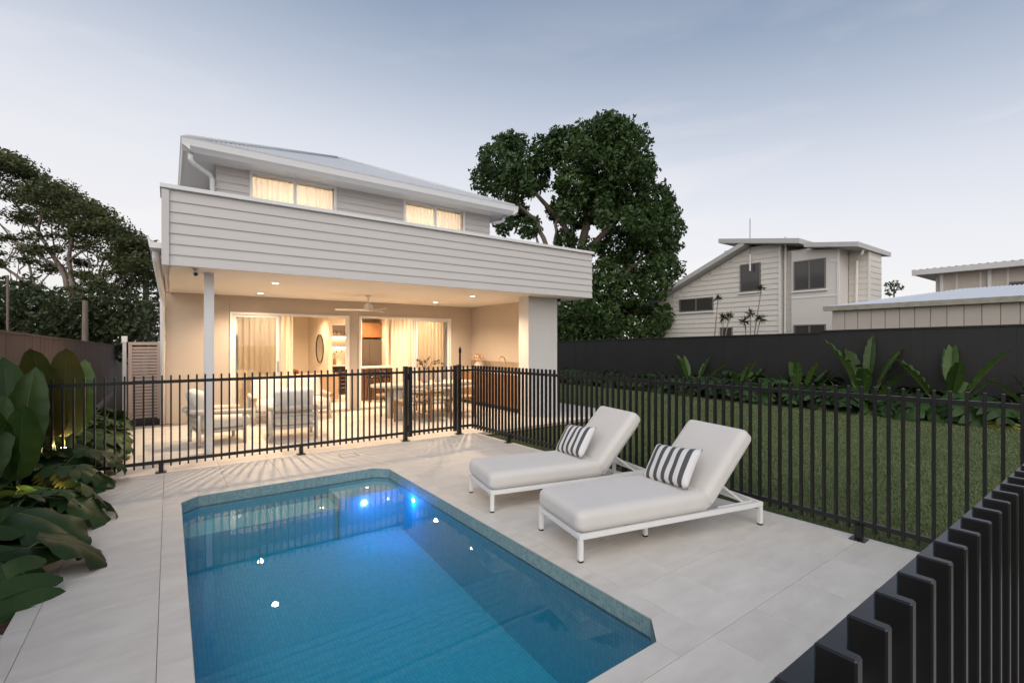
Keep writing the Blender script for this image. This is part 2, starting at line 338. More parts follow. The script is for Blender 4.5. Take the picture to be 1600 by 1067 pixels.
# ------------------------------------------------------------------ ground and deck
g = MB()
for a in ((-300, PX0 - .3, -300, 500), (PX1 + .3, 500, -300, 500), (PX0 - .3, PX1 + .3, -300, PY0 - .3), (PX0 - .3, PX1 + .3, PY1 + .3, 500)):
    g.add([(a[0], a[2], -.09), (a[1], a[2], -.09), (a[1], a[3], -.09), (a[0], a[3], -.09)], [(0, 1, 2, 3)])
tag(g.build('ground', 'earth'), kind='structure')
deck = MB()
def sheet(mb, poly, z): mb.add([(x, y, z) for x, y in poly], [tuple(range(len(poly)))])
for poly in ([(BEDX, -.6), (CX0, -.6), (CX0, BACK), (BEDX, BACK)], [(CX0, -.6), (DECKR(-.6), -.6), (DECKR(CY0), CY0), (CX0, CY0)],
             [(CX1, CY0), (DECKR(CY0), CY0), (DECKR(CY1), CY1), (CX1, CY1)], [(CX0, CY1), (DECKR(CY1), CY1), (DECKR(SLAB_Y), SLAB_Y), (SLAB_X, SLAB_Y), (SLAB_X, BACK), (CX0, BACK)]):
    sheet(deck, poly, -.007)
for a in ((CX0, CX0 + .05, CY0, CY1), (CX1 - .05, CX1, CY0, CY1), (CX0 + .05, CX1 - .05, CY0, CY0 + .05), (CX0 + .05, CX1 - .05, CY1 - .05, CY1)): sheet(deck, [(a[0], a[2]), (a[1], a[2]), (a[1], a[3]), (a[0], a[3])], -.007)
sheet(deck, [(-1.5, -.6), (BEDX, -.6), (BEDX, 3.75), (-1.5, 3.75)], -.007)
deck = tag(deck.build('deck', 'grout'), kind='structure')
def tile(poly, parent=deck, z1=0., z0=-.04, name='tile'):
    gpx = .0014; cx = sum(p[0] for p in poly) / len(poly); cy = sum(p[1] for p in poly) / len(poly)
    q = [(x - math.copysign(gpx, x - cx), y - math.copysign(gpx, y - cy)) for x, y in poly]
    n = len(q); e = .001
    qi = [(x - math.copysign(e, x - cx), y - math.copysign(e, y - cy)) for x, y in q]
    mb = MB(); vs = [(x - cx, y - cy, z0) for x, y in q] + [(x - cx, y - cy, z1 - e) for x, y in q] + [(x - cx, y - cy, z1) for x, y in qi]
    fs = [tuple(range(2 * n, 3 * n))] + [(i + k * n, (i + 1) % n + k * n, (i + 1) % n + (k + 1) * n, i + (k + 1) * n) for k in (0, 1) for i in range(n)]
    mb.add(vs, fs); o = mb.build(name, 'stone', parent, local=True); o.location = (cx, cy, 0); return o
ys = [CY0 + .575 * k for k in range(-4, 18)]
yrows = list(zip(ys[:-1], ys[1:])) + [(ys[-1], BACK)]
yrows[-1:] = []
for (a, b) in yrows:
    if a > 11.3: continue
    b = min(b, BACK)
    if b < 3.8: tile([(-1.21, a), (BEDX, a), (BEDX, b), (-1.21, b)]); tile([(-1.5, a), (-1.21, a), (-1.21, b), (-1.5, b)])
    if b <= CY0 + .01: xs = [BEDX, -.63, -.05, .53, 1.11, 1.69, 2.41, 2.87, 3.44, 4.01]
    elif a < CY1 - .01:
        xs = [BEDX, -.63, -.05, None, 2.41, 2.87, 3.44, 4.01]
    else: xs = [BEDX, -.63, -.05, .53, 1.11, 1.69, 2.28, 2.86, 3.44, 4.02]
    rows = [(a, b)]
    if a < CY1 < b - .01 : rows = [(a, CY1)]; 
    for (ra, rb) in rows:
        for x0, x1 in zip(xs[:-1], xs[1:]):
            if x0 is None or x1 is None: continue
            tile([(x0, ra), (x1, ra), (x1, rb), (x0, rb)])
        if ra < SLAB_Y - .01: tile([(xs[-1], ra), (DECKR(ra), ra), (DECKR(rb), rb), (xs[-1], rb)])
        else:
            xe = xs[-1]
            while xe < SLAB_X - .02:
                xn = min(xe + .58, SLAB_X); tile([(xe, ra), (xn, ra), (xn, rb), (xe, rb)]); xe = xn
    if a < CY1 < b - .01:      # the cut row behind the pool
        xs2 = [BEDX, -.63, -.05, .53, 1.11, 1.69, 2.28, 2.86, 3.44, 4.02]
        for x0, x1 in zip(xs2[:-1], xs2[1:]): tile([(x0, CY1), (x1, CY1), (x1, b), (x0, b)])
        tile([(xs2[-1], CY1), (DECKR(CY1), CY1), (DECKR(b), b), (xs2[-1], b)])
# coping
cop = thing('pool', 'blue mosaic plunge pool with cut corners and pale stone coping', 'pool', (1.2, 3.8, 0))
def cp(poly):
    t = tile([(x - 1.2, y - 3.8) for x, y in poly], cop, 0.0, -.05, 'coping_stone')
for k in range(7):
    a = PY0 + PC + (PY1 - PY0 - 2 * PC) * k / 7; b = PY0 + PC + (PY1 - PY0 - 2 * PC) * (k + 1) / 7
    cp([(CX0, a), (PX0, a), (PX0, b), (CX0, b)]); cp([(PX1, a), (CX1, a), (CX1, b), (PX1, b)])
for k in range(3):
    a = PX0 + PC + (PX1 - PX0 - 2 * PC) * k / 3; b = PX0 + PC + (PX1 - PX0 - 2 * PC) * (k + 1) / 3
    cp([(a, CY0), (b, CY0), (b, PY0), (a, PY0)]); cp([(a, PY1), (b, PY1), (b, CY1), (a, CY1)])
for (ox, px, sx) in ((CX0, PX0, 1), (CX1, PX1, -1)):
    for (oy, py, sy) in ((CY0, PY0, 1), (CY1, PY1, -1)):
        pl = [(ox, oy), (px + sx * PC, oy), (px + sx * PC, py), (px, py + sy * PC), (ox, py + sy * PC)]
        if sx * sy < 0: pl = pl[::-1]
        mb = MB(); n = 5; q = [(x - 1.2, y - 3.8) for x, y in pl]
        mb.add([(x, y, -.05) for x, y in q] + [(x, y, 0) for x, y in q], [tuple(range(n, 2 * n))] + [(i, (i + 1) % n, n + (i + 1) % n, n + i) for i in range(n)])
        mb.build('coping_stone', 'stone', cop, local=True)
# pool shell
outl = [(PX0 + PC, PY0), (PX1 - PC, PY0), (PX1, PY0 + PC), (PX1, PY1 - PC), (PX1 - PC, PY1), (PX0 + PC, PY1), (PX0, PY1 - PC), (PX0, PY0 + PC)]
e = .004
outl = [(x + (e if x < 1.2 else -e), y + (e if y < 3.8 else -e)) for x, y in outl]
WZ = -.11
fz = lambda y: -.62 - (5.5 - y) * .075
mb = MB(); n = 8
vs = [(x, y, -.004) for x, y in outl] + [(x, y, WZ - .02) for x, y in outl]
mb.add(vs, [(i, n + i, n + (i + 1) % n, (i + 1) % n) for i in range(n)]); mb.build('waterline_tiles', 'mosaic', cop)
mb = MB(); vs = [(x, y, WZ - .02) for x, y in outl] + [(x, y, fz(y)) for x, y in outl]
mb.add(vs, [(i, n + i, n + (i + 1) % n, (i + 1) % n) for i in range(n)] + [tuple(range(n, 2 * n))]); mb.build('basin', 'mosaic_deep', cop)
mb = MB().prism([(PX0 + .001, 5.5), (1.555, 5.5), (1.555, PY1 - .003), (PX0 + PC, PY1 - .003), (PX0 + .001, PY1 - PC)], 'z', -1.0, -.27); mb.build('bench_step', 'mosaic_step', cop)
mb = MB().prism([(1.56, 5.47), (PX1 - .001, 5.47), (PX1 - .001, PY1 - PC), (PX1 - PC, PY1 - .003), (1.56, PY1 - .003)], 'z', -1.0, -.165); mb.build('corner_step', 'mosaic_step', cop)
mb = MB().prism([(x + math.copysign(.002, x - 1.2), y + math.copysign(.002, y - 3.8)) for x, y in outl], 'z', -1.3, WZ)
tag(mb.build('water', 'water', cop), 'still clear blue water')
pl = MB().lathe([(.0, 0), (.024, 0), (.028, -.006), (.028, -.014)], 16); 
po = pl.build('pool_light_and_glow', ['lamp_pool'], cop, local=True); po.rotation_euler = (R(90), 0, 0); po.location = (1.84 - 1.2, 5.462 - 3.8, -.26)
wall_glow = inst('pool_light_and_glow', po.data, cop, (2.262 - 1.2, 5.05 - 3.8, -.20), (0, R(-90), 0), (.8, .8, .8))  # added disc imitating the riser lamp's star reflection on the right wall
point('pool_lamp_and_fill', (1.84, 5.36, -.27), 0.7, (.04, .18, 1), .03, cop)
point('pool_lamp_and_fill', (2.19, 5.05, -.22), 2.4, (.02, .2, 1), .03, cop)  # added fill for the riser lamp's blue glow on the right wall
sk = thing('skimmer_lid', 'small square stone lid set flush in the deck behind the pool', 'lid', (2.08, 6.84, 0))
MB().box(-.12, -.11, -.12, .12, -.002, .0012).box(.11, .12, -.12, .12, -.002, .0012).box(-.11, .11, -.12, -.11, -.002, .0012).box(-.11, .11, .11, .12, -.002, .0012).build('lid_frame', 'grout', sk, local=True)
MB().box(-.108, .108, -.108, .108, -.002, .0015).build('lid_stone', 'stone', sk, local=True)
for gx, gy, gz, lb in ((-1.02, 7.72, .30, 'small lit garden spike light in the foliage just behind the pool fence'), (-.98, 6.05, .12, 'small lit garden spike light in the foliage beside the pool deck')):
    gl_ = thing('garden_light', lb, 'light', (gx, gy, -.02)); MB().tube([(0, 0, 0), (0, 0, gz)], .008, 6).build('spike', 'black_metal', gl_, local=True)
    MB().lathe([(.02, gz), (.028, gz + .02), (.028, gz + .07), (.024, gz + .07)], 12).build('lamp_head', 'black_metal', gl_, local=True); MB().lathe([(.0, gz + .0705), (.022, gz + .0705), (.022, gz + .074), (0, gz + .074)], 12).build('diffuser', 'lamp_warm', gl_, local=True)
    point('garden_lamp', (gx, gy, gz + .09), 2.2, (1, .68, .34), .02, gl_)
# lawn, bed, slab edges
def strip(name, m, poly, z, kind='structure', parent=None):
    mb = MB(); sheet(mb, poly, z); o = mb.build(name, m, parent); 
    if parent is None: tag(o, kind=kind)
    return o
LAWN_R = 12.95
strip('lawn', 'lawn', [(DECKR(-8), -8), (LAWN_R, -8), (LAWN_R, 24), (SLAB_X, 24), (SLAB_X, SLAB_Y), (DECKR(SLAB_Y), SLAB_Y)], -.03)
strip('garden_bed', 'mulch', [(LAWN_R, -8), (13.95, -8), (13.95, 24), (LAWN_R, 24)], -.02)
strip('planting_bed', 'mulch', [(-1.6, 3.75), (BEDX, 3.75), (BEDX, 11.7), (-1.6, 11.7)], -.02)
tag(B('lawn_edging', 'black_metal', None, LAWN_R - .02, LAWN_R + .02, -8, 24, -.08, .03), 'thin dark edging strip between lawn and garden bed', 'edging')
def grass():
    n = 210000; d = 2.2 + 16 * np.random.rand(n * 3) ** 1.35; ang = R(20) + R(75) * np.random.rand(n * 3)
    x = d * np.sin(ang) * 1.0; y = d * np.cos(ang)
    ok = (x > 4.44 + (7.3 - y) * .035 + .012) & (x < LAWN_R - .03) & (y < 15) & ~((x < SLAB_X + .02) & (y > SLAB_Y - .02))
    x = x[ok][:n]; y = y[ok][:n]; d = d[ok][:n]; k = len(x)
    a = np.random.rand(k) * 6.283; h = (.012 + .018 * np.random.rand(k)); wd = (.0018 + .0007 * d) * (.7 + .6 * np.random.rand(k)); ln = (np.random.rand(k, 2) - .5) * .05
    v = np.zeros((k, 3, 3)); v[:, 0, 0] = x - wd * np.cos(a); v[:, 0, 1] = y - wd * np.sin(a); v[:, 1, 0] = x + wd * np.cos(a); v[:, 1, 1] = y + wd * np.sin(a)
    v[:, :2, 2] = -.032; v[:, 2, 0] = x + ln[:, 0]; v[:, 2, 1] = y + ln[:, 1]; v[:, 2, 2] = -.03 + h
    me = bpy.data.meshes.new('grass'); me.vertices.add(k * 3); me.vertices.foreach_set('co', v.reshape(-1)); me.loops.add(k * 3); me.loops.foreach_set('vertex_index', np.arange(k * 3))
    me.polygons.add(k); me.polygons.foreach_set('loop_start', np.arange(k) * 3); me.polygons.foreach_set('loop_total', np.full(k, 3)); me.update(); me.materials.append(M['blade'])
    o = bpy.data.objects.new('grass', me); COL.objects.link(o); tag(o, 'short green mown grass of the lawn', 'grass', kind='stuff')
grass()

# ------------------------------------------------------------------ house
house = thing('house', 'two storey house in pale weatherboard with open lit patio', 'house', (3.5, 11, 0))
UX0, UX1, UY = .66, 6.30, 9.6
EZ0, EZ1 = 4.62, 4.84
# patio roof and parapet
par = B('parapet', 'board_paint', house, -.055, 7.60, 7.50, 8.0, CEIL + .02, 3.585)
B('flat_roof', 'white_paint', house, -.05, 7.6, 8.0, 9.6, 3.0, 3.2)  # out of sight; made white to bounce light onto the upper wall
nb = 7; bh = (3.57 - CEIL) / nb
for k in range(nb):
    z0 = CEIL + k * bh; z1 = z0 + bh - .003
    MB().prism([(7.498, z1), (7.498, z0), (7.476, z0 - .010), (7.476, z0 + .004), (7.492, z1)], 'x', .0, 7.62).build('weatherboard', 'board_paint', par)
    MB().prism([(7.602, z1), (7.602, z0), (7.634, z0 - .012), (7.634, z0 + .004), (7.608, z1)], 'y', 7.47, 8.7).build('weatherboard', 'board_paint', par)
B('corner_trim', 'board_paint', par, -.078, .0, 7.455, 8.6, CEIL - .012, 3.56)
B('parapet_cap', 'white_paint', par, -.095, 7.66, 7.435, 8.03, 3.575, 3.625)
B('fascia_beam', 'board_paint', house, -.06, 7.60, 7.502, 7.60, CEIL - .006, CEIL + .02)
B('patio_ceiling', 'ceiling_white', house, -.05, 7.6, 7.60, BACK, CEIL, CEIL + .1)
B('cornice', 'ceiling_white', house, .0, .03, 7.6, BACK, CEIL - .03, CEIL - .001)
B('post', 'white_paint', house, .41, .53, 8.10, 8.22, .0, CEIL)
B('pier', 'pier_wall', house, 6.28, 7.10, 8.05, 8.40, 0, CEIL)
B('side_wall', 'render_wall', house, 6.98, 7.10, 8.40, 20, 0, CEIL)
# patio back wall with the two door openings
D1 = (1.04, 3.54, 2.26); D2 = (3.77, 6.32, 2.27)
def wallpanel(x0, x1, z0, z1): B('wall_panel', 'render_wall', house, x0, x1, BACK, BACK + .14, z0, z1)
wallpanel(-.05, D1[0] - .002, 0, CEIL); wallpanel(D1[0], D1[1], D1[2], CEIL); wallpanel(D1[1] + .002, D2[0] - .002, 0, CEIL); wallpanel(D2[0], D2[1], D2[2], CEIL); wallpanel(D2[1] + .002, 6.98, 0, CEIL)
B('side_wall', 'render_wall', house, -.05, .07, BACK + .14, 20, 0, 3.0)
# left eave of the lower roof with gutter and downpipe
MB().prism([(-.07, 2.92), (-.22, 2.92), (-.24, 3.04), (-.22, 3.06), (-.20, 3.0), (-.07, 3.0)], 'y', 8.2, 20).build('gutter', 'white_paint', house)
B('eave_lining', 'white_paint', house, -.20, .66, 8.75, 20, 2.86, 2.918)
B('lower_roof', 'roof_steel', house, -.2, .66, 9.0, 20, 3.0, 3.06)
MB().tube([(-.15, 8.45, 2.93), (-.15, 8.6, 2.8), (-.10, 11.42, 2.5), (-.10, 11.5, 2.35), (-.10, 11.5, .02)], .045, 10).build('downpipe', 'white_paint', house, smooth=True)
# upper storey
uw = B('upper_wall', 'board_paint', house, UX0 + .02, UX1 - .02, UY + .02, 20, 3.1, EZ0 + .06)
W1 = (1.21, 2.63, 3.75, 4.64); W2 = (4.12, 5.55, 3.75, 4.64)
nb2 = 12; b2 = .135
for k in range(nb2):
    z1 = EZ0 + .06 - k * b2; z0 = z1 - b2
    segs = [(UX0, UX1)]
    for Wn in (W1, W2):
        if z0 < Wn[3] and z1 > Wn[2]:
            new = []
            for a, b in segs:
                if a < Wn[0] < b: new.append((a, Wn[0] - .045)); new.append((Wn[1] + .045, b))
                else: new.append((a, b))
            segs = new
    for a, b in segs:
        MB().prism([(UY + .021, z1), (UY + .021, z0), (UY - .008, z0 - .008), (UY - .008, z0 + .004), (UY + .012, z1)], 'x', a, b).build('weatherboard', 'board_paint', uw)
    MB().prism([(UX0 + .021, z1), (UX0 + .021, z0), (UX0 - .008, z0 - .008), (UX0 - .008, z0 + .004), (UX0 + .012, z1)], 'y', UY, 14).build('weatherboard', 'board_paint', uw)
    MB().prism([(UX1 - .021, z1), (UX1 - .021, z0), (UX1 + .008, z0 - .008), (UX1 + .008, z0 + .004), (UX1 - .012, z1)], 'y', UY, 14).build('weatherboard', 'board_paint', uw)
def sheer(name, parent, x0, x1, y, z0, z1, waves, amp=.035, mname='sheer'):
    n = waves * 8; vs = []; fs = []
    for i in range(n + 1):
        t = i / n; xx = x0 + (x1 - x0) * t + .25 * (x1 - x0) / waves * math.sin(t * waves * 2.7) * .3; a = amp * (.7 + .3 * math.sin(i * .37))
        for k in range(3):
            vs.append((xx, y + a * math.sin(2 * math.pi * waves * t + k * .15), z0 + (z1 - z0) * k / 2))
    for i in range(n):
        for k in range(2): fs.append((i * 3 + k, (i + 1) * 3 + k, (i + 1) * 3 + k + 1, i * 3 + k + 1))
    return MB().add(vs, fs).build(name, mname, parent, smooth=True)
def upwin(Wn, star):
    x0, x1, z0, z1 = Wn; f = .045
    wi = MB(); wi.box(x0 - f, x1 + f, UY - .03, UY + .05, z1, z1 + f).box(x0 - f, x1 + f, UY - .03, UY + .05, z0 - f, z0).box(x0 - f, x0, UY - .03, UY + .05, z0, z1).box(x1, x1 + f, UY - .03, UY + .05, z0, z1)
    xm = (x0 + x1) / 2; wi.box(xm - .025, xm + .025, UY - .022, UY + .04, z0, z1)
    wo = wi.build('window', 'white_alu', house)
    for a, b in ((x0, xm - .026), (xm + .026, x1)): B('pane', 'glass', wo, a, b, UY + .004, UY + .01, z0, z1)
    B('reveal', 'inner_white', wo, x0 - .5, x1 + .5, UY + 2.2, UY + 2.25, 3.21, EZ0 - .01)
    sheer('curtain', wo, x0 + .0, x1, UY + .13, z0 - .05, z1 + .02, 16, .022)
    la = bpy.data.lights.new('room_lamp', 'AREA'); la.shape = 'RECTANGLE'; la.size = 1.6; la.size_y = .9; la.energy = 72; la.color = (1, .83, .66)
    lo = bpy.data.objects.new('room_lamp', la); COL.objects.link(lo); lo.parent = wo
    lo.location = Vector(((x0 + x1) / 2, UY + 1.3, EZ0 - .03)) - root_loc(wo); lo.rotation_euler = (R(-25), 0, 0)
# hollow behind each upper window: cut the wall block out by building the room as a recess
upwin(W1, .2); upwin(W2, -.1)
# replace the solid upper wall with one that has the window openings
def holed(x0, x1, z0, z1, holes, y0, y1):
    mb = MB(); xs = [x0]
    for h in holes: xs += [h[0], h[1]]
    xs.append(x1)
    for i in range(0, len(xs) - 1):
        if i % 2 == 0: mb.box(xs[i], xs[i + 1], y0, y1, z0, z1)
        else:
            h = holes[i // 2]; mb.box(xs[i], xs[i + 1], y0, y1, z0, h[2]); mb.box(xs[i], xs[i + 1], y0, y1, h[3], z1)
    return mb
hm = holed(UX0 + .02, UX1 - .02, 3.1, EZ0 + .06, [W1, W2], UY + .021, UY + .12)
hm.box(UX0 + .02, UX0 + .12, UY + .12, 20, 3.1, EZ0 + .06).box(UX1 - .12, UX1 - .02, UY + .12, 20, 3.1, EZ0 + .06).box(UX0 + .12, UX1 - .12, UY + .12, 20, EZ0 - .0, EZ0 + .06).box(UX0 + .12, UX1 - .12, UY + .12, 20, 3.1, 3.2)
me = hm.mesh('upper_wall', 'board_paint'); off = root_loc(house)
me.transform(Matrix.Translation(-off)); uw.data = me
# eaves
rx0, rx1, ry0 = .22, 6.65, 9.05
B('soffit', 'white_paint', house, rx0 + .05, rx1 - .05, ry0 + .05, UY + .0, EZ0 + .06, EZ0 + .08)
B('soffit', 'white_paint', house, rx0 + .05, UX0 + .02, UY + .001, 19.5, EZ0 + .06, EZ0 + .08)
B('soffit', 'white_paint', house, UX1 - .02, rx1 - .05, UY + .001, 19.5, EZ0 + .06, EZ0 + .08)
prof = [(0.05, EZ0 + .02), (.0, EZ0 + .06), (-.045, EZ0 + .09), (-.06, EZ0 + .19), (-.075, EZ0 + .215), (-.045, EZ0 + .215), (-.035, EZ0 + .15), (.05, EZ0 + .15)]
MB().prism([(ry0 + p, z) for p, z in prof], 'x', rx0 - .06, rx1 + .06).build('gutter', 'white_paint', house)
MB().prism([(rx0 + p, z) for p, z in prof], 'y', ry0 - .05, 19.5).build('gutter', 'white_paint', house)
MB().prism([(rx1 - p, z) for p, z in prof], 'y', ry0 - .05, 19.5).build('gutter', 'white_paint', house)
MB().tube([(rx0 + .06, ry0 + .12, EZ0 + .03), (rx0 + .06, ry0 + .12, EZ0 - .07), (rx0 + .1, ry0 + .16, EZ0 - .12), (UX0 - .1, UY - .1, EZ0 - .17), (UX0 - .06, UY - .06, EZ0 - .24), (UX0 - .06, UY - .06, 3.2)], .04, 10).build('downpipe', 'white_paint', house, smooth=True)
MB().tube([(rx1 - .1, ry0 + .3, EZ0 + .04), (rx1 - .1, ry0 + .35, EZ0 - .06), (rx1 - .16, ry0 + .42, EZ0 - .09), (UX1 + .06, UY + .02, EZ0 - .09)], .04, 10).build('downpipe', 'white_paint', house, smooth=True)
# hip roof, corrugated
tanp = .442; rz0 = EZ0 + .22; half = (rx1 - rx0) / 2
def corr(name, n, fn, parent, m='roof_steel', amp=.010):
    vs = []; fs = []
    for i in range(n + 1):
        a, b = fn(i / n); dz = amp * math.sin(i * math.pi / 2)
        vs += [(a[0], a[1], a[2] + dz), (b[0], b[1], b[2] + dz)]
    fs = [(2 * i, 2 * i + 2, 2 * i + 3, 2 * i + 1) for i in range(n)]
    return MB().add(vs, fs).build(name, m, parent, smooth=True)
def front(t):
    x = rx0 + (rx1 - rx0) * t; k = min(x - rx0, rx1 - x); return (x, ry0 - .02, rz0), (x, ry0 + k, rz0 + k * tanp)
def leftr(t):
    y = ry0 + 10.5 * t; k = min(y - ry0, half); return (rx0 - .02, y, rz0), (rx0 + k, y, rz0 + k * tanp)
def rightr(t):
    y = ry0 + 10.5 * t; k = min(y - ry0, half); return (rx1 + .02, y, rz0), (rx1 - k, y, rz0 + k * tanp)
rf = corr('roof', 340, front, house); corr('roof_slope', 540, leftr, rf); corr('roof_slope', 540, rightr, rf)
ap = (rx0 + half, ry0 + half, rz0 + half * tanp + .02)
for p in ((rx0, ry0, rz0 + .015), (rx1, ry0, rz0 + .015), (ap[0], 19.5, ap[2])):
    MB().tube([p, ap], .035, 8).build('ridge_cap', 'roof_steel', rf, smooth=True)
# sliding doors
def slider(Dn, px0, px1, handle):
    x0, x1, z1 = Dn; f = .05; y0, y1 = BACK - .03, BACK + .15
    d = MB().box(x0, x0 + f, y0, y1, 0, z1).box(x1 - f, x1, y0, y1, 0, z1).box(x0 + f, x1 - f, y0, y1, z1 - f, z1).box(x0 + f, x1 - f, y0 + .03, y1, .0, .022).build('sliding_door', 'white_alu', house)
    for k in range(3):
        yy = BACK + .0 + k * .045; a = px0 + k * .03 * (1 if handle > 0 else -1); b = px1 + k * .035 * handle; st = .045
        B('pane', 'glass', d, a + st, b - st, yy + .012, yy + .018, .07, z1 - .1)
        MB().box(a, a + st, yy, yy + .03, .024, z1 - .055).box(b - st, b, yy, yy + .03, .024, z1 - .055).box(a + st, b - st, yy, yy + .03, .024, .07).box(a + st, b - st, yy, yy + .03, z1 - .1, z1 - .055).build('panel_frame', 'white_alu', d)
    hx = px1 - .03 if handle > 0 else px0 + .01
    B('handle', 'steel', d, hx, hx + .018, BACK - .03, BACK - .008, .95, 1.2)
slider(D1, 1.10, 1.98, 1); slider(D2, 5.28, 6.26, -1)
# interior shell
B('inner_floor', 'stone', house, .07, 6.98, BACK + .002, 18.5, -.04, -.001)
B('inner_ceiling', 'inner_white', house, .07, 6.98, BACK + .14, 18.5, CEIL, CEIL + .05)
B('inner_wall', 'inner_white', house, .07, 3.95, 17.6, 17.7, 0, CEIL)
B('inner_wall', 'inner_white', house, 3.95, 4.03, 15.0, 17.6, 0, CEIL)
B('inner_wall', 'inner_white', house, 2.62, 2.90, 16.6, 17.599, 0, CEIL)
NX0, NX1, NZ0, NZ1 = 4.06, 4.62, .92, 2.17
MB().box(4.031, NX0, 15, 15.12, 0, CEIL).box(NX1, 4.98, 15, 15.12, 0, CEIL).box(NX0, NX1, 15, 15.12, NZ1, CEIL).box(NX0, NX1, 15.45, 15.5, 0, NZ1).box(NX0 - .03, NX0, 15.12, 15.5, 0, NZ1).box(NX1, NX1 + .03, 15.12, 15.5, 0, NZ1).build('niche_wall', 'inner_white', house)
B('inner_wall', 'inner_white', house, 4.98, 6.98, 15.7, 15.8, 0, CEIL)
B('inner_wall', 'inner_white', house, 5.62, 5.70, 14.6, 15.699, 0, CEIL)
B('niche_shelf', 'oak', house, NX0, NX1, 15.13, 15.44, 1.80, 1.83); B('niche_shelf', 'dark_appliance', house, NX0, NX1, 15.13, 15.44, 1.47, 1.49)
B('shelf_light', 'lamp_strip', house, NX0 + .02, NX1 - .02, 15.38, 15.41, 1.780, 1.799); B('shelf_light', 'lamp_strip', house, NX0 + .02, NX1 - .02, 15.38, 15.41, 1.450, 1.469)
B('niche_counter', 'benchtop', house, NX0, NX1, 14.98, 15.44, .88, .92)
for x0, x1, m in ((1.10, 2.35, 'sheer'), (4.72, 6.26, 'sheer')):
    sheer('curtain', house, x0, x1, BACK + .32, .01, CEIL - .02, int((x1 - x0) / .11), .035)

# downlights
def downlight(x, y, power, label, group, spot=True, emit='lamp_warm'):
    t = thing('downlight', label, 'light', (x, y, CEIL), 0, group)
    MB().lathe([(.062, -.006), (.062, -.0005), (.047, -.0005), (.047, -.006)], 20, ring=True).build('trim_ring', 'white_paint', t, local=True)
    MB().lathe([(.0, -.0035), (.045, -.0035), (.045, -.001), (0, -.001)], 20).build('diffuser', emit, t, local=True)
    if power: point('downlight_lamp', (x, y, CEIL - .03), power, WARM if y < BACK else (1, .67, .40), .05, t, 'SPOT', R(150), .7)
for x, y, lb in ((1.45, 8.8, 'round lit ceiling downlight above the two patio armchairs'), (1.5, 10.75, 'round lit ceiling downlight above the outdoor sofa'), (5.35, 10.6, 'round lit ceiling downlight by the right hand sliding door'), (5.3, 8.75, 'round lit ceiling downlight near the pier and pool gate')):
    downlight(x, y, 155, lb, 'patio ceiling downlights')
for x, y in ((1.46, 13.7), (1.75, 12.6), (5.75, 12.5), (3.3, 13.2), (3.2, 15.4), (5.0, 12.9), (4.9, 14.3), (6.3, 13.3)):  # the two closest to the door curtains are added to brighten them
    downlight(x, y, 105, 'small round lit downlight in the indoor living room ceiling, two of these added', 'indoor ceiling downlights')
# ceiling fan
fan = thing('ceiling_fan', 'white three bladed fan hanging from the patio ceiling', 'fan', (3.42, 9.9, CEIL))
MB().lathe([(.06, 0), (.06, -.03), (.02, -.05), (.016, -.05), (.016, -.18), (.02, -.18)], 16).build('rod', 'white_paint', fan, smooth=False, local=True)
MB().lathe([(.03, -.17), (.075, -.19), (.095, -.23), (.095, -.30), (.07, -.33), (.03, -.335)], 20).build('motor', 'white_paint', fan, smooth=True, local=True)
for k in range(3):
    a = R(42 + 120 * k); mb = MB(); c, s_ = math.cos(a), math.sin(a)
    vs = []
    for i in range(9):
        r = .08 + .58 * i / 8; ww = (.05 + .02 * math.sin(i / 8 * 3.1)) * (1 if i < 8 else .6)
        for q, dz in ((-1, -.012), (1, .012)):
            for th in (0, .008): vs.append((c * r - s_ * q * ww, s_ * r + c * q * ww, -.315 + dz + th - .0))
    fs = []
    for i in range(8):
        o = i * 4; p = o + 4; fs += [(o, o + 2, p + 2, p), (o + 1, p + 1, p + 3, o + 3), (o, p, p + 1, o + 1), (o + 2, o + 3, p + 3, p + 2)]
    fs += [(0, 1, 3, 2), (32, 34, 35, 33)]
    mb.add(vs, fs).build('blade', 'white_paint', fan, local=True)
# security camera under the eave
cc = thing('security_camera', 'small white bullet security camera under the patio roof edge', 'camera', (.29, 7.72, CEIL - .006))
MB().lathe([(.035, 0), (.035, -.012), (.012, -.02), (.012, -.045)], 14).build('mount', 'cctv', cc, local=True)
MB().tube([(0, .03, -.05), (0, -.085, -.078)], .032, 14).build('body', 'cctv', cc, local=True)
MB().tube([(0, -.084, -.0775), (0, -.094, -.080)], .025, 14).build('lens', 'lens', cc, local=True)
fl = thing('flood_light', 'small dark outdoor spotlight under the roof overhang beside the pier', 'light', (7.2, 8.1, CEIL - .006))
MB().lathe([(.04, 0), (.04, -.05), (.02, -.06)], 12).build('bracket', 'black_metal', fl, local=True)
MB().lathe([(.0, -.058), (.034, -.07), (.042, -.1), (.034, -.13), (.0, -.14)], 12).build('lamp_head', 'cctv', fl, smooth=True, local=True)

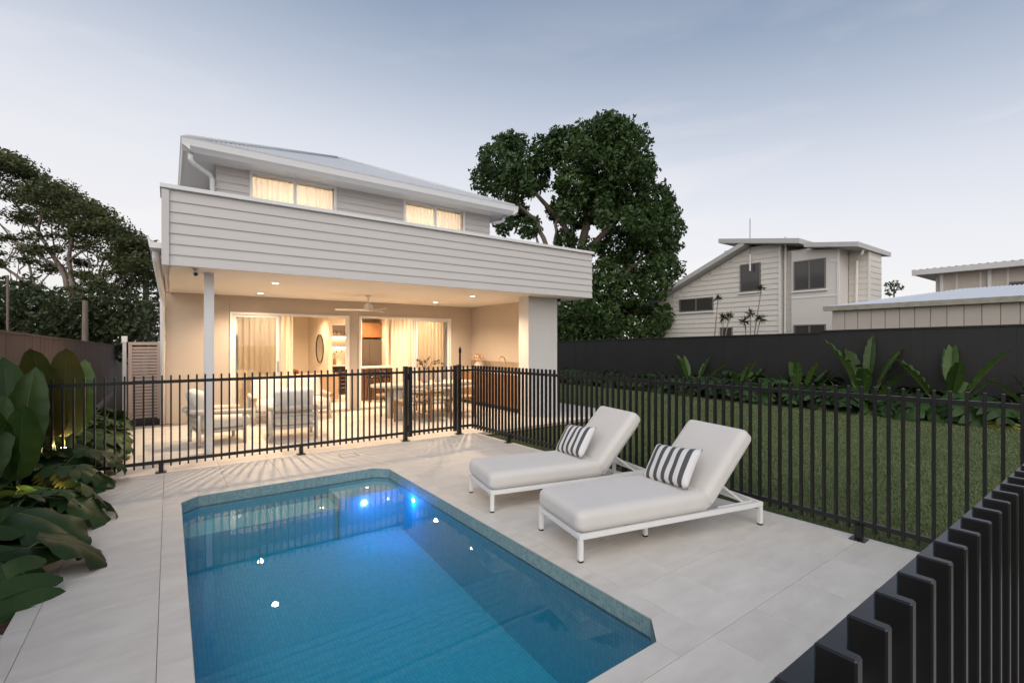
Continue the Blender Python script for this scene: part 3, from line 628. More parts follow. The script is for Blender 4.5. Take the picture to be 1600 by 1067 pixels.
# ------------------------------------------------------------------ pool fences
BT, BD = .018, .042
def batten_mesh(dx, dy, h):
    return MB().box(-dx / 2, dx / 2, -dy / 2, dy / 2, 0, h)
def bev(mb, name, m, b=.002):
    me = mb.mesh(name, m); bm = bmesh.new(); bm.from_mesh(me); bmesh.ops.bevel(bm, geom=list(bm.edges), offset=b, segments=1, affect='EDGES'); bm.to_mesh(me); bm.free(); return me
ZB, ZT = .07, 1.20
bme_x = bev(batten_mesh(BT, BD, ZT - ZB), 'batten', 'black_metal')
def foot(parent, x, y, htop, ang=0.):
    mb = MB().box(-.025, .025, -.025, .025, .008, htop).build('post', 'black_metal', parent, local=True); mb.location = Vector((x, y, 0)) - root_loc(parent); mb.rotation_euler.z = ang
    q = MB().box(-.055, .055, -.055, .055, 0, .008).build('base_plate', 'black_metal', parent, local=True); q.location = Vector((x, y, 0)) - root_loc(parent); q.rotation_euler.z = ang
ff = thing('pool_fence', 'black batten pool fence across the front of the patio', 'fence', (1.0, FY, 0))
def rails(parent, x0, x1, y=FY):
    for z in (.13, 1.12): B('rail', 'black_metal', parent, x0, x1, y - .016, y + .016, z - .019, z + .019)
rails(ff, -1.45, 3.10)
x = -1.42
while x < 3.06:
    inst('batten', bme_x, ff, (x - 1.0, 0, ZB)); x += .09
for px_ in (-.08, 1.54): foot(ff, px_, FY, .11)
B('end_post', 'black_metal', ff, 3.105, 3.165, FY - .03, FY + .03, .008, 1.22); B('base_plate', 'black_metal', ff, 3.075, 3.195, FY - .06, FY + .06, 0, .008)
gate = thing('pool_gate', 'black batten pool gate with tall latch post', 'gate', (3.65, FY, 0))
B('gate_frame', 'black_metal', gate, 3.185, 3.25, FY - .022, FY + .022, .06, 1.21); B('gate_frame', 'black_metal', gate, 4.03, 4.085, FY - .022, FY + .022, .06, 1.21)
for z in (.13, 1.12): B('rail', 'black_metal', gate, 3.25, 4.03, FY - .016, FY + .016, z - .019, z + .019)
for k in range(9): inst('batten', bme_x, gate, (3.30 - 3.65 + k * .085, 0, ZB))
for z in (.2, 1.05): B('hinge', 'dark_appliance', gate, 3.166, 3.20, FY - .05, FY - .024, z - .05, z + .05)
corner = thing('pool_fence', 'black batten pool fence along the edge of the lawn', 'fence', (4.42, FY, 0))
B('latch_post', 'black_metal', corner, 4.11, 4.175, FY - .032, FY + .032, .008, 1.22); B('base_plate', 'black_metal', corner, 4.08, 4.205, FY - .06, FY + .06, 0, .008)
MB().tube([(4.135, FY - .045, 1.0), (4.135, FY - .045, 1.42)], .018, 10).build('latch_rod', 'dark_appliance', corner)
MB().lathe([(.018, 0), (.026, .01), (.026, .07), (.018, .085), (.014, .11), (.0, .118)], 12, (4.135, FY - .045, 1.42)).build('latch_knob', 'dark_appliance', corner)
rails(corner, 4.175, 4.42)
for x in (4.23, 4.315): inst('batten', bme_x, corner, (x - 4.42, 0, ZB))
A_, E_ = Vector((4.42, FY, 0)), Vector((4.615, .40, 0)); dirv = (E_ - A_); ln = dirv.length; dirv.normalize(); ang = math.atan2(dirv.y, dirv.x)
def zt(s): return ZT + .055 * s / ln
for zb, zd in ((.13, .0), (1.12, .055)):
    p, q = A_, E_; nn = Vector((-dirv.y, dirv.x, 0)) * .016
    z0a, z1a = zb - .019, zb + .019
    mb = MB(); mb.add([p - nn + Vector((0, 0, z0a)), q - nn + Vector((0, 0, z0a + zd)), q + nn + Vector((0, 0, z0a + zd)), p + nn + Vector((0, 0, z0a)), p - nn + Vector((0, 0, z1a)), q - nn + Vector((0, 0, z1a + zd)), q + nn + Vector((0, 0, z1a + zd)), p + nn + Vector((0, 0, z1a))],
                      [(0, 3, 2, 1), (4, 5, 6, 7), (0, 1, 5, 4), (1, 2, 6, 5), (2, 3, 7, 6), (3, 0, 4, 7)]); mb.build('rail', 'black_metal', corner)
s = 0.
while s < ln - .05:
    p = dirv * s; inst('batten', bme_x, corner, (p.x, p.y, ZB), (0, 0, ang), (1, 1, (zt(s) - ZB) / (ZT - ZB))); s += .09
for yy in (6.19, 3.85, 1.46):
    t = (FY - yy) / (FY - .4); foot(corner, 4.42 + (.195) * t - .03, yy, .12, ang)
# near fence
FGY0, FGY1, FGT = .195, .238, 1.255
near = thing('pool_fence', 'black batten pool fence crossing the corner of the deck in front', 'fence', (3.0, .22, 0))
for z in (1.155, .15): B('rail', 'black_metal', near, .35, 4.6, FGY1 + .001, FGY1 + .040, z, z + .038)
fgm = bev(batten_mesh(BT, FGY1 - FGY0, FGT - .07), 'batten', 'black_metal', .0025)
x = .42
while x < 4.6:
    inst('batten', fgm, near, (x - 3.0, (FGY0 + FGY1) / 2 - .22, .07)); x += .096
for px_ in (.9, 2.9): foot(near, px_, .258, .15)

# ------------------------------------------------------------------ boundary fences and gate
lf = thing('boundary_fence', 'brown timber paling fence behind the left planting bed', 'fence', (-1.5, 9, 0))
mb = MB(); y = 2.0
while y < 24:
    zt_ = 1.86 - .0155 * y + random.uniform(-.002, .002); mb.box(-1.535, -1.518 + random.uniform(0, .004), y, y + .098, 0, zt_ - .02); y += .1
o = mb.build('palings', 'left_fence', lf); o['kind'] = 'stuff'
for k in range(10):
    y0 = 2 + 2.2 * k; y1 = y0 + 2.199; z0, z1 = 1.86 - .0155 * y0, 1.86 - .0155 * y1
    MB().add([(-1.56, y0, z0 - .025), (-1.49, y0, z0 - .025), (-1.49, y1, z1 - .025), (-1.56, y1, z1 - .025), (-1.56, y0, z0), (-1.49, y0, z0), (-1.49, y1, z1), (-1.56, y1, z1)],
             [(0, 3, 2, 1), (4, 5, 6, 7), (0, 1, 5, 4), (1, 2, 6, 5), (2, 3, 7, 6), (3, 0, 4, 7)]).build('capping_rail', 'left_fence', lf)
rfn = thing('boundary_fence', 'tall black board fence behind the lawn and garden bed', 'fence', (13.95, 5, 0))
def rz(y): return 2.02 - .0135 * (y + 1) if y < 5.3 else 1.885 - .0185 * (y - 5.3)
y = -4.; bm_ = {}
while y < 24:
    mb = MB().box(13.95 + random.uniform(-.004, .004), 13.98, y + .0005, y + .2395, 0, rz(y) - .03); mb.build('board', 'right_fence', rfn); y += .24
for a, b in ((-4, 5.3), (5.302, 24)):
    z0, z1 = rz(a), rz(b - .01) if b < 6 else rz(b)
    MB().add([(13.92, a, z0 - .035), (14.0, a, z0 - .035), (14.0, b, z1 - .035), (13.92, b, z1 - .035), (13.92, a, z0), (14.0, a, z0), (14.0, b, z1), (13.92, b, z1)],
             [(0, 3, 2, 1), (4, 5, 6, 7), (0, 1, 5, 4), (1, 2, 6, 5), (2, 3, 7, 6), (3, 0, 4, 7)]).build('capping_rail', 'right_fence', rfn)
sg = thing('side_gate', 'pinkish brown slatted side gate between the house and left fence', 'gate', (-.4, 12.2, 0))
MB().box(-.66, -.60, 12.17, 12.23, .05, 1.56).box(-.20, -.14, 12.17, 12.23, .05, 1.56).box(-.66, -.14, 12.165, 12.235, 1.561, 1.62).build('gate_frame', 'gate_slat', sg)
for k in range(23):
    z = .08 + k * .0635; B('slat', 'gate_slat', sg, -.599, -.201, 12.185, 12.21, z, z + .047)
gp = thing('gate_post', 'pale grey square post with white cap beside the slatted gate', 'post', (-.72, 12.2, 0))
B('shaft', 'pier_wall', gp, -.75, -.69, 12.17, 12.23, 0, 1.62); B('cap', 'white_alu', gp, -.765, -.675, 12.155, 12.245, 1.62, 1.74)

# ------------------------------------------------------------------ sun loungers
def lounger(label, loc, rz_):
    t = thing('sun_lounger', label, 'sun lounger', loc, rz_, 'white sun loungers beside the pool')
    Lh, Wh = .935, .34; fz0, fz1 = .165, .205
    MB().box(-Lh, Lh, -Wh, -Wh + .035, fz0, fz1).box(-Lh, Lh, Wh - .035, Wh, fz0, fz1).box(-Lh, -Lh + .035, -Wh + .035, Wh - .035, fz0, fz1).box(Lh - .035, Lh, -Wh + .035, Wh - .035, fz0, fz1).box(.28, .315, -Wh + .035, Wh - .035, fz0, fz1).box(-.2, -.16, -Wh + .035, Wh - .035, fz0, fz1 - .002).build('frame', 'white_alu', t, local=True, bevel=.004)
    for sx, sy in ((-1, -1), (-1, 1), (1, -1), (1, 1), (0, -1), (0, 1)):
        cx, cy = (sx * (Lh - .0185), sy * (Wh - .0185)) if sx else (-.18, sy * .13); lg = MB().box(cx - .0175, cx + .0175, cy - .0175, cy + .0175, .012, fz0 - .0).build('leg', 'white_alu', t, local=True, bevel=.004)
        MB().box(cx - .016, cx + .016, cy - .016, cy + .016, 0, .0125).build('glide', 'dark_appliance', lg, local=True)
    mt = MB().rbox((-.30, 0, .287), (1.29, .69, .165), .062, 16, .012).build('mattress', 'cushion', t, smooth=True, local=True)
    for zz in (.335,): 
        hx, hy = .630, .330; pts = [(-.30 - hx, -hy, zz), (-.30 + hx, -hy, zz), (-.30 + hx, hy, zz), (-.30 - hx, hy, zz), (-.30 - hx, -hy, zz)]
        for a_, b_ in zip(pts[:-1], pts[1:]):
            a_, b_ = Vector(a_), Vector(b_); d_ = (b_ - a_).normalized() * .04; 
            MB().tube([a_ + d_, b_ - d_], .0028, 6).build('piping', 'cushion', mt, local=True)
    Mb = Matrix.Translation((.34, 0, .215)) @ Matrix.Rotation(-R(48), 4, 'Y')
    MB().rbox((0, 0, 0), (.74, .69, .15), .055, 16, .012, Mb @ Matrix.Translation((.375, 0, .075))).build('backrest_cushion', 'cushion', t, smooth=True, local=True)
    bf = MB()
    for sy in (-1, 1):
        a = Mb @ Vector((.02, sy * .27, -.018)); b = Mb @ Vector((.68, sy * .27, -.018)); bf.tube([a, b], .014, 6)
        a = Mb @ Vector((.25, sy * .24, -.02)); bf.tube([a, (.80, sy * .24, .187)], .010, 6)
        bf.tube([(.5, sy * .24, .182), (.91, sy * .24, .182)], .010, 6)
    bf.tube([(.83, -.24, .185), (.83, .24, .185)], .010, 6); a = Mb @ Vector((.66, 0, -.018)); bf.tube([Mb @ Vector((.66, -.27, -.018)), Mb @ Vector((.66, .27, -.018))], .013, 6)
    bf.build('backrest_support', 'white_alu', t, local=True)
    return t, Mb
def pillow(label, lou, Mb, dy):
    mb = MB(); n = 14; vs = []; fs = []
    for s_ in (1, -1):
        for i in range(n + 1):
            for j in range(n + 1):
                u, v = 2 * i / n - 1, 2 * j / n - 1
                px, py = u * .275 * (1 - .07 * (1 - abs(v)) ** 1 * 0 - .06 * (1 - v * v) * abs(u) ** 3), v * .185 * (1 - .07 * (1 - u * u) * abs(v) ** 3)
                h = .062 * ((1 - u ** 4) * (1 - v ** 4)) ** .6 + .004 * math.sin(7 * u + 3 * v) * (1 - u * u) * (1 - v * v)
                vs.append((px, py, s_ * h))
    m_ = n + 1
    for k in range(2):
        for i in range(n):
            for j in range(n):
                q = [k * m_ * m_ + i * m_ + j, k * m_ * m_ + (i + 1) * m_ + j, k * m_ * m_ + (i + 1) * m_ + j + 1, k * m_ * m_ + i * m_ + j + 1]; fs.append(q if k == 0 else q[::-1])
    o = mb.add(vs, fs).build('pillow', 'stripe', None, smooth=True)
    bm = bmesh.new(); bm.from_mesh(o.data); bmesh.ops.remove_doubles(bm, verts=bm.verts, dist=.0005); bm.to_mesh(o.data); bm.free()
    tag(o, label, 'pillow', 'striped pillows on the loungers')
    # long side across the lounger, leaning on the backrest cushion
    P = Matrix.Translation((.205, dy, .525)) @ Matrix.Rotation(R(-56), 4, 'Y') @ Matrix.Rotation(R(90), 4, 'Z') @ Matrix.Rotation(R(6), 4, 'Z')
    o.matrix_world = Matrix.Translation(lou.location) @ Matrix.Rotation(lou.rotation_euler.z, 4, 'Z') @ P
    return o
l1, Mb = lounger('white sun lounger beside the pool, the one closer to the house', (3.44, 3.84, 0), R(-13))
l2, Mb = lounger('white sun lounger beside the pool, the one farther from the house', (3.40, 2.61, 0), R(-13))
pillow('grey and white striped pillow on the lounger closer to the house', l1, Mb, .05)
pillow('grey and white striped pillow on the lounger farther from the house', l2, Mb, .0)

# ------------------------------------------------------------------ patio furniture
def armchair(label, loc, rz_, wd=.74, name='armchair', cat='armchair', logs=False, seats=1):
    t = thing(name, label, cat, loc, rz_)      # faces local +x
    h = wd / 2; tm = 'pale_timber'
    for sx, sy in ((-.30, -1), (-.30, 1), (.33, -1), (.33, 1)):
        MB().tube([(sx, sy * (h - .03), 0), (sx * .98, sy * (h - .03), .50)], [.026, .032], 10).build('leg', tm, t, smooth=True, local=True)
    # arm and back rail: one bent timber
    for sy in (-1, 1):
        MB().tube([(.42, sy * (h - .03), .50), (.1, sy * (h - .02), .515), (-.25, sy * (h - .03), .53), (-.36, sy * (h - .09), .54), (-.40, sy * (h - .22), .545)], [.040, .042, .042, .042, .04], 10).build('arm', tm, t, smooth=True, local=True)
        if logs: MB().tube([(.421, sy * (h - .03), .50), (.428, sy * (h - .03), .50)], .039, 12).build('arm_end', 'log_end', t, local=True)
    MB().tube([(-.40, -(h - .22), .545), (-.41, 0, .545), (-.40, h - .22, .545)], .04, 10).build('back_rail', tm, t, smooth=True, local=True)
    for z in (.34, .43): MB().box(-.345, -.325, -h + .05, h - .05, z - .02, z + .02).build('back_slat', tm, t, local=True)
    MB().box(-.30, .36, -h + .05, h - .05, .20, .245).build('seat_frame', tm, t, local=True, bevel=.006)
    sw = (wd - .12) / seats
    for k in range(seats):
        cy = -h + .06 + sw * (k + .5)
        MB().rbox((.06, cy, .345), (.76, sw - .005, .20), .08, 10, .02).build('seat_cushion', 'cream_cushion', t, smooth=True, local=True)
        Mq = Matrix.Rotation(R(-18), 4, 'Y')
        MB().rbox((-.24, cy, .63), (.20, sw - .02, .48), .09, 10, 0, Mq).build('back_cushion', 'cream_cushion', t, smooth=True, local=True)
    return t
armchair('cream cushioned timber armchair beside the white post', (.62, 9.02, 0), R(8))
armchair('cream cushioned timber armchair with its back to the pool fence', (1.70, 8.72, 0), R(84))
armchair('cream cushioned outdoor sofa beside the sliding door', (2.05, 10.75, 0), R(-88), 1.5, 'outdoor_sofa', 'sofa', True, 2)
ct = thing('coffee_table', 'low round pale side table among the patio armchairs', 'table', (1.85, 9.75, 0))
MB().lathe([(.0, .32), (.30, .32), (.31, .335), (.30, .35), (0, .35)], 28).build('table_top', 'table_stone', ct, local=True)
MB().lathe([(.16, 0), (.13, .1), (.13, .25), (.16, .319)], 20).build('pedestal', 'table_stone', ct, local=True)
# dining table
dt = thing('dining_table', 'long oval pale dining table on round pillar legs', 'table', (4.55, 9.55, 0), R(2))
def oval(a, b, n=40, p=2.6): return [(math.copysign(abs(math.cos(t)) ** (2 / p), math.cos(t)) * a, math.copysign(abs(math.sin(t)) ** (2 / p), math.sin(t)) * b) for t in [2 * math.pi * k / n for k in range(n)]]
MB().prism(oval(1.2, .50), 'z', .69, .735).build('table_top', 'table_stone', dt, local=True, bevel=.008)
for sx in (-1, 1):
    for sy in (-1, 1): MB().lathe([(.082, 0), (.088, .3), (.098, .689)], 18, (sx * .72, sy * .22, 0)).build('leg', 'table_stone', dt, smooth=True, local=True)
def dchair(label, loc, rz_):
    t = thing('dining_chair', label, 'chair', loc, rz_, 'dining chairs around the oval table')   # faces local +y
    for sx in (-1, 1):
        MB().tube([(sx * .22, .20, 0), (sx * .22, .20, .45)], .02, 8).build('leg', 'brown_timber', t, local=True)
        MB().tube([(sx * .22, -.22, 0), (sx * .22, -.21, .45), (sx * .22, -.25, .70)], .02, 8).build('leg', 'brown_timber', t, local=True)
        MB().box(sx * .22 - .012, sx * .22 + .012, -.2, .2, .37, .41).build('side_rail', 'brown_timber', t, local=True)
    MB().rbox((0, 0, .445), (.47, .46, .05), .02, 6).build('seat', 'woven', t, smooth=True, local=True)
    pts = [(-.235, -.20, .655), (-.21, -.26, .665), (0, -.29, .67), (.21, -.26, .665), (.235, -.20, .655)]
    MB().tube(pts, .028, 8).build('back_rail', 'pale_timber', t, smooth=True, local=True)
for i, (x, y, a) in enumerate(((3.95, 9.0, 4), (4.55, 8.98, -3), (5.15, 9.02, 5), (3.95, 10.15, 178), (4.55, 10.18, 183), (5.15, 10.15, 176))):
    dchair('woven dining chair ' + ('on the pool side of the oval table, ' if i < 3 else 'on the house side of the oval table, ') + ['nearest the armchairs', 'in the middle', 'nearest the outdoor kitchen'][i % 3], (x, y, 0), R(a))
vz = thing('vase', 'pinkish grey vase with dark leafy branches on the dining table', 'vase', (4.55, 9.55, .7355))
MB().lathe([(.05, 0), (.085, .04), (.09, .14), (.06, .22), (.045, .26), (.052, .28)], 20).build('pot', 'pink_vase', vz, smooth=True, local=True)
random.seed(3)
for k in range(7):
    a = random.uniform(0, 6.28); r = random.uniform(.12, .42); hgt = random.uniform(.45, .66) - r * .2
    p0 = Vector((0, 0, .25)); p2 = Vector((math.cos(a) * r, math.sin(a) * r, hgt)); p1 = (p0 + p2) / 2 + Vector((0, 0, .08))
    mb = MB().tube([p0, p1, p2], [.006, .005, .003], 5)
    for q in range(12):
        t_ = random.uniform(.45, 1.05); c = p1.lerp(p2, (t_ - .5) * 2) if t_ > .5 else p0.lerp(p1, t_ * 2); n_ = Vector((random.gauss(0, 1), random.gauss(0, 1), random.gauss(0, 1))).normalized(); b_ = n_.orthogonal().normalized(); c_ = n_.cross(b_); sz = random.uniform(.018, .034)
        c = c + n_ * .02; mb.add([c - b_ * sz, c + c_ * sz * .6, c + b_ * sz, c - c_ * sz * .6], [(0, 1, 2, 3)])
    mb.build('branch', 'dark_stem', vz, local=True)
v2 = thing('vase', 'plain grey vase standing beside the leafy one on the dining table', 'vase', (4.85, 9.5, .7355))
MB().lathe([(.06, 0), (.075, .03), (.07, .16), (.05, .21), (.055, .23)], 20).build('pot', 'grey_vase', v2, smooth=True, local=True)
# outdoor kitchen along the recess wall
ok_ = thing('outdoor_kitchen', 'timber fronted outdoor kitchen bench along the patio side wall', 'cabinet', (6.68, 10, 0))
B('carcass', 'oak', ok_, 6.42, 6.98, 8.41, BACK - .01, .10, .86); B('kickboard', 'dark_appliance', ok_, 6.46, 6.98, 8.412, BACK - .012, .0, .0995)
for k in range(5):
    a = 8.415 + k * .635; B('cupboard_door', 'oak', ok_, 6.398, 6.418, a, a + .628, .11, .85)
B('bench_top', 'benchtop', ok_, 6.385, 6.98, 8.405, BACK - .005, .862, .90); B('splashback', 'splash_stone', ok_, 6.955, 6.979, 8.41, BACK - .01, .902, 1.12)
MB().tube([(6.75, 9.6, .90), (6.75, 9.6, 1.18), (6.72, 9.6, 1.24), (6.66, 9.6, 1.265), (6.60, 9.6, 1.24), (6.58, 9.6, 1.17)], .013, 10).build('tap', 'brass', ok_, smooth=True)
fv = thing('flower_vase', 'round vase of pale dried flowers on the outdoor kitchen bench', 'vase', (6.68, 10.7, .9005))
MB().lathe([(.06, 0), (.12, .05), (.13, .12), (.08, .2), (.06, .22)], 20).build('pot', 'pink_vase', fv, smooth=True, local=True)
mb = MB()
for k in range(160):
    n_ = Vector((random.gauss(0, 1), random.gauss(0, 1), abs(random.gauss(0, .7)))).normalized(); c = Vector((0, 0, .26)) + n_ * random.uniform(.06, .22); b_ = n_.orthogonal().normalized(); c_ = n_.cross(b_); sz = random.uniform(.015, .03); mb.add([c - b_ * sz, c + c_ * sz, c + b_ * sz, c - c_ * sz], [(0, 1, 2, 3)])
mb.build('flowers', 'flower', fv, local=True)
# ------------------------------------------------------------------ indoor furniture
so2 = thing('indoor_sofa', 'tan indoor sofa seen through the open sliding door', 'sofa', (2.9, 13.6, 0))
MB().box(2.3, 3.75, 13.2, 14.1, .08, .30).build('base', 'tan_sofa', so2, bevel=.02); MB().rbox((3.02, 13.30, .46), (1.46, .24, .66), .07, 10).build('backrest', 'tan_sofa', so2, smooth=True)
MB().rbox((3.02, 13.75, .38), (1.4, .75, .18), .06, 10).build('seat_cushion', 'tan_sofa', so2, smooth=True)
bc = MB().rbox((0, 0, 0), (.44, .14, .44), .06, 10, 0).build('throw_cushion', 'brown_cushion', None, smooth=True); bc.location = (2.55, 13.5, .72); bc.rotation_euler = (R(12), R(10), R(15)); tag(bc, 'dark brown cushion on the indoor sofa', 'cushion')
mir = thing('round_mirror', 'round thin framed mirror on the inner hallway wall', 'mirror', (3.949, 16.0, 1.42)); 
mo = MB().lathe([(0, .012), (.44, .012), (.44, 0), (0, 0)], 40).build('mirror_glass', 'mirror', mir, local=True); mo.rotation_euler = (0, R(-90), 0)
mo = MB().lathe([(.441, 0), (.465, 0), (.465, .03), (.441, .03)], 40, ring=True).build('mirror_frame', 'dark_appliance', mir, local=True); mo.rotation_euler = (0, R(-90), 0)
wf = thing('wine_fridge', 'black drinks fridge below the lit kitchen niche', 'fridge', (4.34, 15.2, 0)); B('body', 'dark_appliance', wf, 4.07, 4.61, 14.99, 15.44, 0.0, .878)
for k in range(5): B('shelf', 'brown_timber', wf, 4.13, 4.55, 14.975, 14.989, .2 + k * .12, .225 + k * .12)
for k in range(4):
    gl = MB().lathe([(.025, 0), (.004, .006), (.004, .07), (.03, .09), (.033, .15)], 10).build('wine_glass', 'glass', None); gl.location = (4.14 + k * .125, 15.25, 1.831); tag(gl, 'small stemmed glass on the top niche shelf', 'glass', 'glasses on the niche shelf')
nv = thing('niche_vase', 'small amber vase with dark buds inside the lit niche', 'vase', (4.2, 15.25, .9205)); MB().lathe([(.04, 0), (.055, .04), (.05, .16), (.035, .2)], 14).build('pot', 'oak', nv, smooth=True, local=True)
for k, (dx, dz) in enumerate(((.05, .40), (.22, .42), (-.02, .34))):
    MB().tube([(0, 0, .18), (dx * .6, 0, .30), (dx, 0, dz)], .004, 5).lathe([(.0, -.025), (.022, -.01), (.022, .012), (0, .025)], 10, (dx, 0, dz)).build('bud_stem', 'dark_stem', nv, local=True)
fr = thing('fridge', 'grey two door fridge under timber cabinet in the kitchen', 'fridge', (5.27, 15.3, 0))
B('body', 'fridge', fr, 4.99, 5.60, 14.99, 15.69, 0.0, 1.72)
for a, b in ((4.995, 5.215), (5.225, 5.595)): B('fridge_door', 'fridge', fr, a, b, 14.965, 14.988, .03, 1.71)
hc = thing('overhead_cabinet', 'oak overhead cabinet above the grey fridge', 'cabinet', (5.27, 15.3, 1.78)); B('carcass', 'oak', hc, 4.99, 5.60, 15.0, 15.69, 1.78, 2.25)
for a, b in ((4.993, 5.292), (5.298, 5.598)): B('cabinet_door', 'oak', hc, a, b, 14.98, 14.998, 1.785, 2.245)
isl = thing('kitchen_island', 'timber kitchen island with pale stone top behind the doors', 'island', (5.2, 13.3, 0))
B('island_top', 'benchtop', isl, 4.25, 6.2, 12.9, 13.75, .89, .925); B('island_body', 'brown_timber', isl, 4.32, 6.15, 13.12, 13.7, 0.0, .889)
for k in range(9): B('front_board', 'brown_timber', isl, 4.325 + k * .203, 4.325 + k * .203 + .198, 13.105, 13.119, .01, .885)
MB().tube([(5.25, 13.55, .925), (5.25, 13.55, 1.22), (5.22, 13.5, 1.27), (5.18, 13.45, 1.25), (5.17, 13.43, 1.2)], .012, 8).build('tap', 'white_alu', isl)
for k in range(2):
    st = thing('bar_stool', 'black bar stool drawn up to the kitchen island', 'stool', (4.62 + k * .5, 12.78, 0), 0, 'bar stools at the island')
    for sx in (-1, 1):
        for sy in (-1, 1): MB().tube([(sx * .19, sy * .17, 0), (sx * .15, sy * .14, .64)], .012, 6).build('leg', 'dark_appliance', st, local=True)
    MB().rbox((0, 0, .66), (.40, .38, .05), .02, 6).build('seat', 'dark_appliance', st, smooth=True, local=True); MB().tube([(-.18, -.14, .68), (-.2, -.2, .80), (0, -.23, .82), (.2, -.2, .80), (.18, -.14, .68)], .018, 8).build('backrest', 'dark_appliance', st, local=True)

# ------------------------------------------------------------------ neighbouring buildings (behind the right fence)
KX = 738.7
def at_x(px, X):                 # where a pixel column meets the vertical plane X = const -> (Y, depth)
    k = (px - 800) / KX; S_, C_ = math.sin(R(YAW)), math.cos(R(YAW)); d = X / (S_ + k * C_); return d * (C_ - k * S_), d
def zat(py, d): return CAM_H + (536 - py) / KX * d
def winx(parent, X, y0, y1, z0, z1, mull=None, name='window'):     # window in a wall facing -X
    f = .05; mb = MB().box(X - .04, X + .02, y0, y0 + f, z0, z1).box(X - .04, X + .02, y1 - f, y1, z0, z1).box(X - .04, X + .02, y0 + f, y1 - f, z0, z0 + f).box(X - .04, X + .02, y0 + f, y1 - f, z1 - f, z1)
    if mull: mb.box(X - .035, X + .02, mull - .03, mull + .03, z0 + f, z1 - f)
    wn = mb.build(name, 'nb_frame', parent); B('sill', 'nb_trim', wn, X - .08, X - .0, y0 - .06, y1 + .06, z0 - .07, z0 - .002)
    ms = [y0 + f] + ([mull - .03, mull + .03] if mull else []) + [y1 - f]
    for i in range(0, len(ms), 2): B('pane', 'nb_glass', wn, X - .015, X - .008, ms[i], ms[i + 1], z0 + f, z1 - f)
NX = 20.0
nh = thing('neighbour_house', 'pale weatherboard neighbouring house with stepped skillion roofs', 'house', (21, 9, 0))
yA0, dA0 = at_x(1048, NX); yA1, dA1 = at_x(1219, NX); yB0, dB0 = at_x(1237, NX); yB1, dB1 = at_x(1311, NX)
ridge_y, dr_ = at_x(1172, NX); zr = zat(386, dr_); low_y, dl_ = at_x(1062, NX); zl = zat(452, dl_)
roofz = lambda y: min(zr, zr + (y - ridge_y) * (zl - zr) / (low_y - ridge_y))
gw = MB(); ytop = [(yA1, 0), (yA0 + 1.5, 0), (yA0 + 1.5, roofz(yA0 + 1.5)), (ridge_y, zr), (yA1, zr)]
nw = MB().prism(ytop, 'x', NX + .03, NX + 6).build('wall', 'nb_panel', nh)
bw = .215; z = .6
while z < zr:
    ye = yA0 + 1.5
    if roofz(ye) < z + bw: 
        t = (z + bw - zr) / (zl - zr); ye = min(ye, ridge_y + t * (low_y - ridge_y))
    if ye > yA1 + .1: MB().prism([(NX + .031, z + min(bw, zr - z)), (NX + .031, z), (NX - .012, z - .012), (NX - .012, z + .006), (NX + .018, z + min(bw, zr - z) - .002)], 'y', yA1 + .06, ye).build('weatherboard', 'nb_board', nw)
    z += bw
B('corner_trim', 'nb_trim', nh, NX - .03, NX + .05, yA1 - .02, yA1 + .055, 0, zr)
for (a, b, t_, bt, ml) in ((1157, 1189, 412, 456, None), (1062, 1115, 466, 487, 1088), (1126, 1145, 511, 530, None)):
    y1_, d1_ = at_x(a, NX); y0_, d0_ = at_x(b, NX); dm = (d0_ + d1_) / 2
    winx(nh, NX - .012, y0_, y1_, zat(bt, dm), zat(t_, dm), at_x(ml, NX)[0] if ml else None)
def slab(name, m, parent, ya, za, yb, zb, x0, x1, th):     # roof slab sloping along Y
    return MB().add([(x0, ya, za), (x1, ya, za), (x1, yb, zb), (x0, yb, zb), (x0, ya, za + th), (x1, ya, za + th), (x1, yb, zb + th), (x0, yb, zb + th)],
                    [(0, 3, 2, 1), (4, 5, 6, 7), (0, 1, 5, 4), (1, 2, 6, 5), (2, 3, 7, 6), (3, 0, 4, 7)]).build(name, m, parent)
slab('roof', 'nb_fascia', nh, ridge_y, zr + .02, yA0 + 2.2, roofz(yA0 + 2.2) + .02, NX - .5, NX + 6.2, .20)
ra, da_ = at_x(1123, NX - .5); rb, db_ = at_x(1249, NX - .5)
slab('roof', 'nb_fascia', nh, rb, zat(380, db_), ra, zat(380, da_), NX - .53, NX + 3.2, .19)
B('clerestory', 'nb_board', nh, NX + .8, NX + 3, ridge_y, ridge_y + 1.6, zr - .4, zat(384, da_) - .01)
# recess and bay
rc, dc_ = at_x(1341, NX - .5); rd, dd_ = at_x(1256, NX - .5); zc_, zd_ = zat(385, dc_), zat(386, dd_)
def zs(y): return zc_ + (y - rc) * (zd_ - zc_) / (rd - rc) - .004
MB().prism([(yB1 + .03, 0), (yA1 - .001, 0), (yA1 - .001, zat(384, db_)), (rb, zat(384, db_)), (rd, zs(rd)), (yB1 + .03, zs(yB1 + .03))], 'x', NX + .3, NX + 2.2).build('wall', 'nb_board', nh)
z = .6
while z < zs(rd) - .1:
    MB().prism([(NX + .299, z + bw), (NX + .299, z), (NX + .27, z - .01), (NX + .27, z + .006), (NX + .285, z + bw - .002)], 'y', yB0 + .01, yA1 - .01).build('weatherboard', 'nb_board', nw); z += bw
bay = MB().prism([(yB1, 0), (yB0, 0), (yB0, min(zs(yB0), zd_)), (yB1, zs(yB1))], 'x', NX - .02, NX + .89).build('bay', 'nb_panel', nh)
y1_, d1_ = at_x(1241, NX); y0_, d0_ = at_x(1291, NX); dm = (d0_ + d1_) / 2
winx(nh, NX - .02, y0_, y1_, zat(453, dm), zat(406, dm), (y0_ + y1_) / 2)
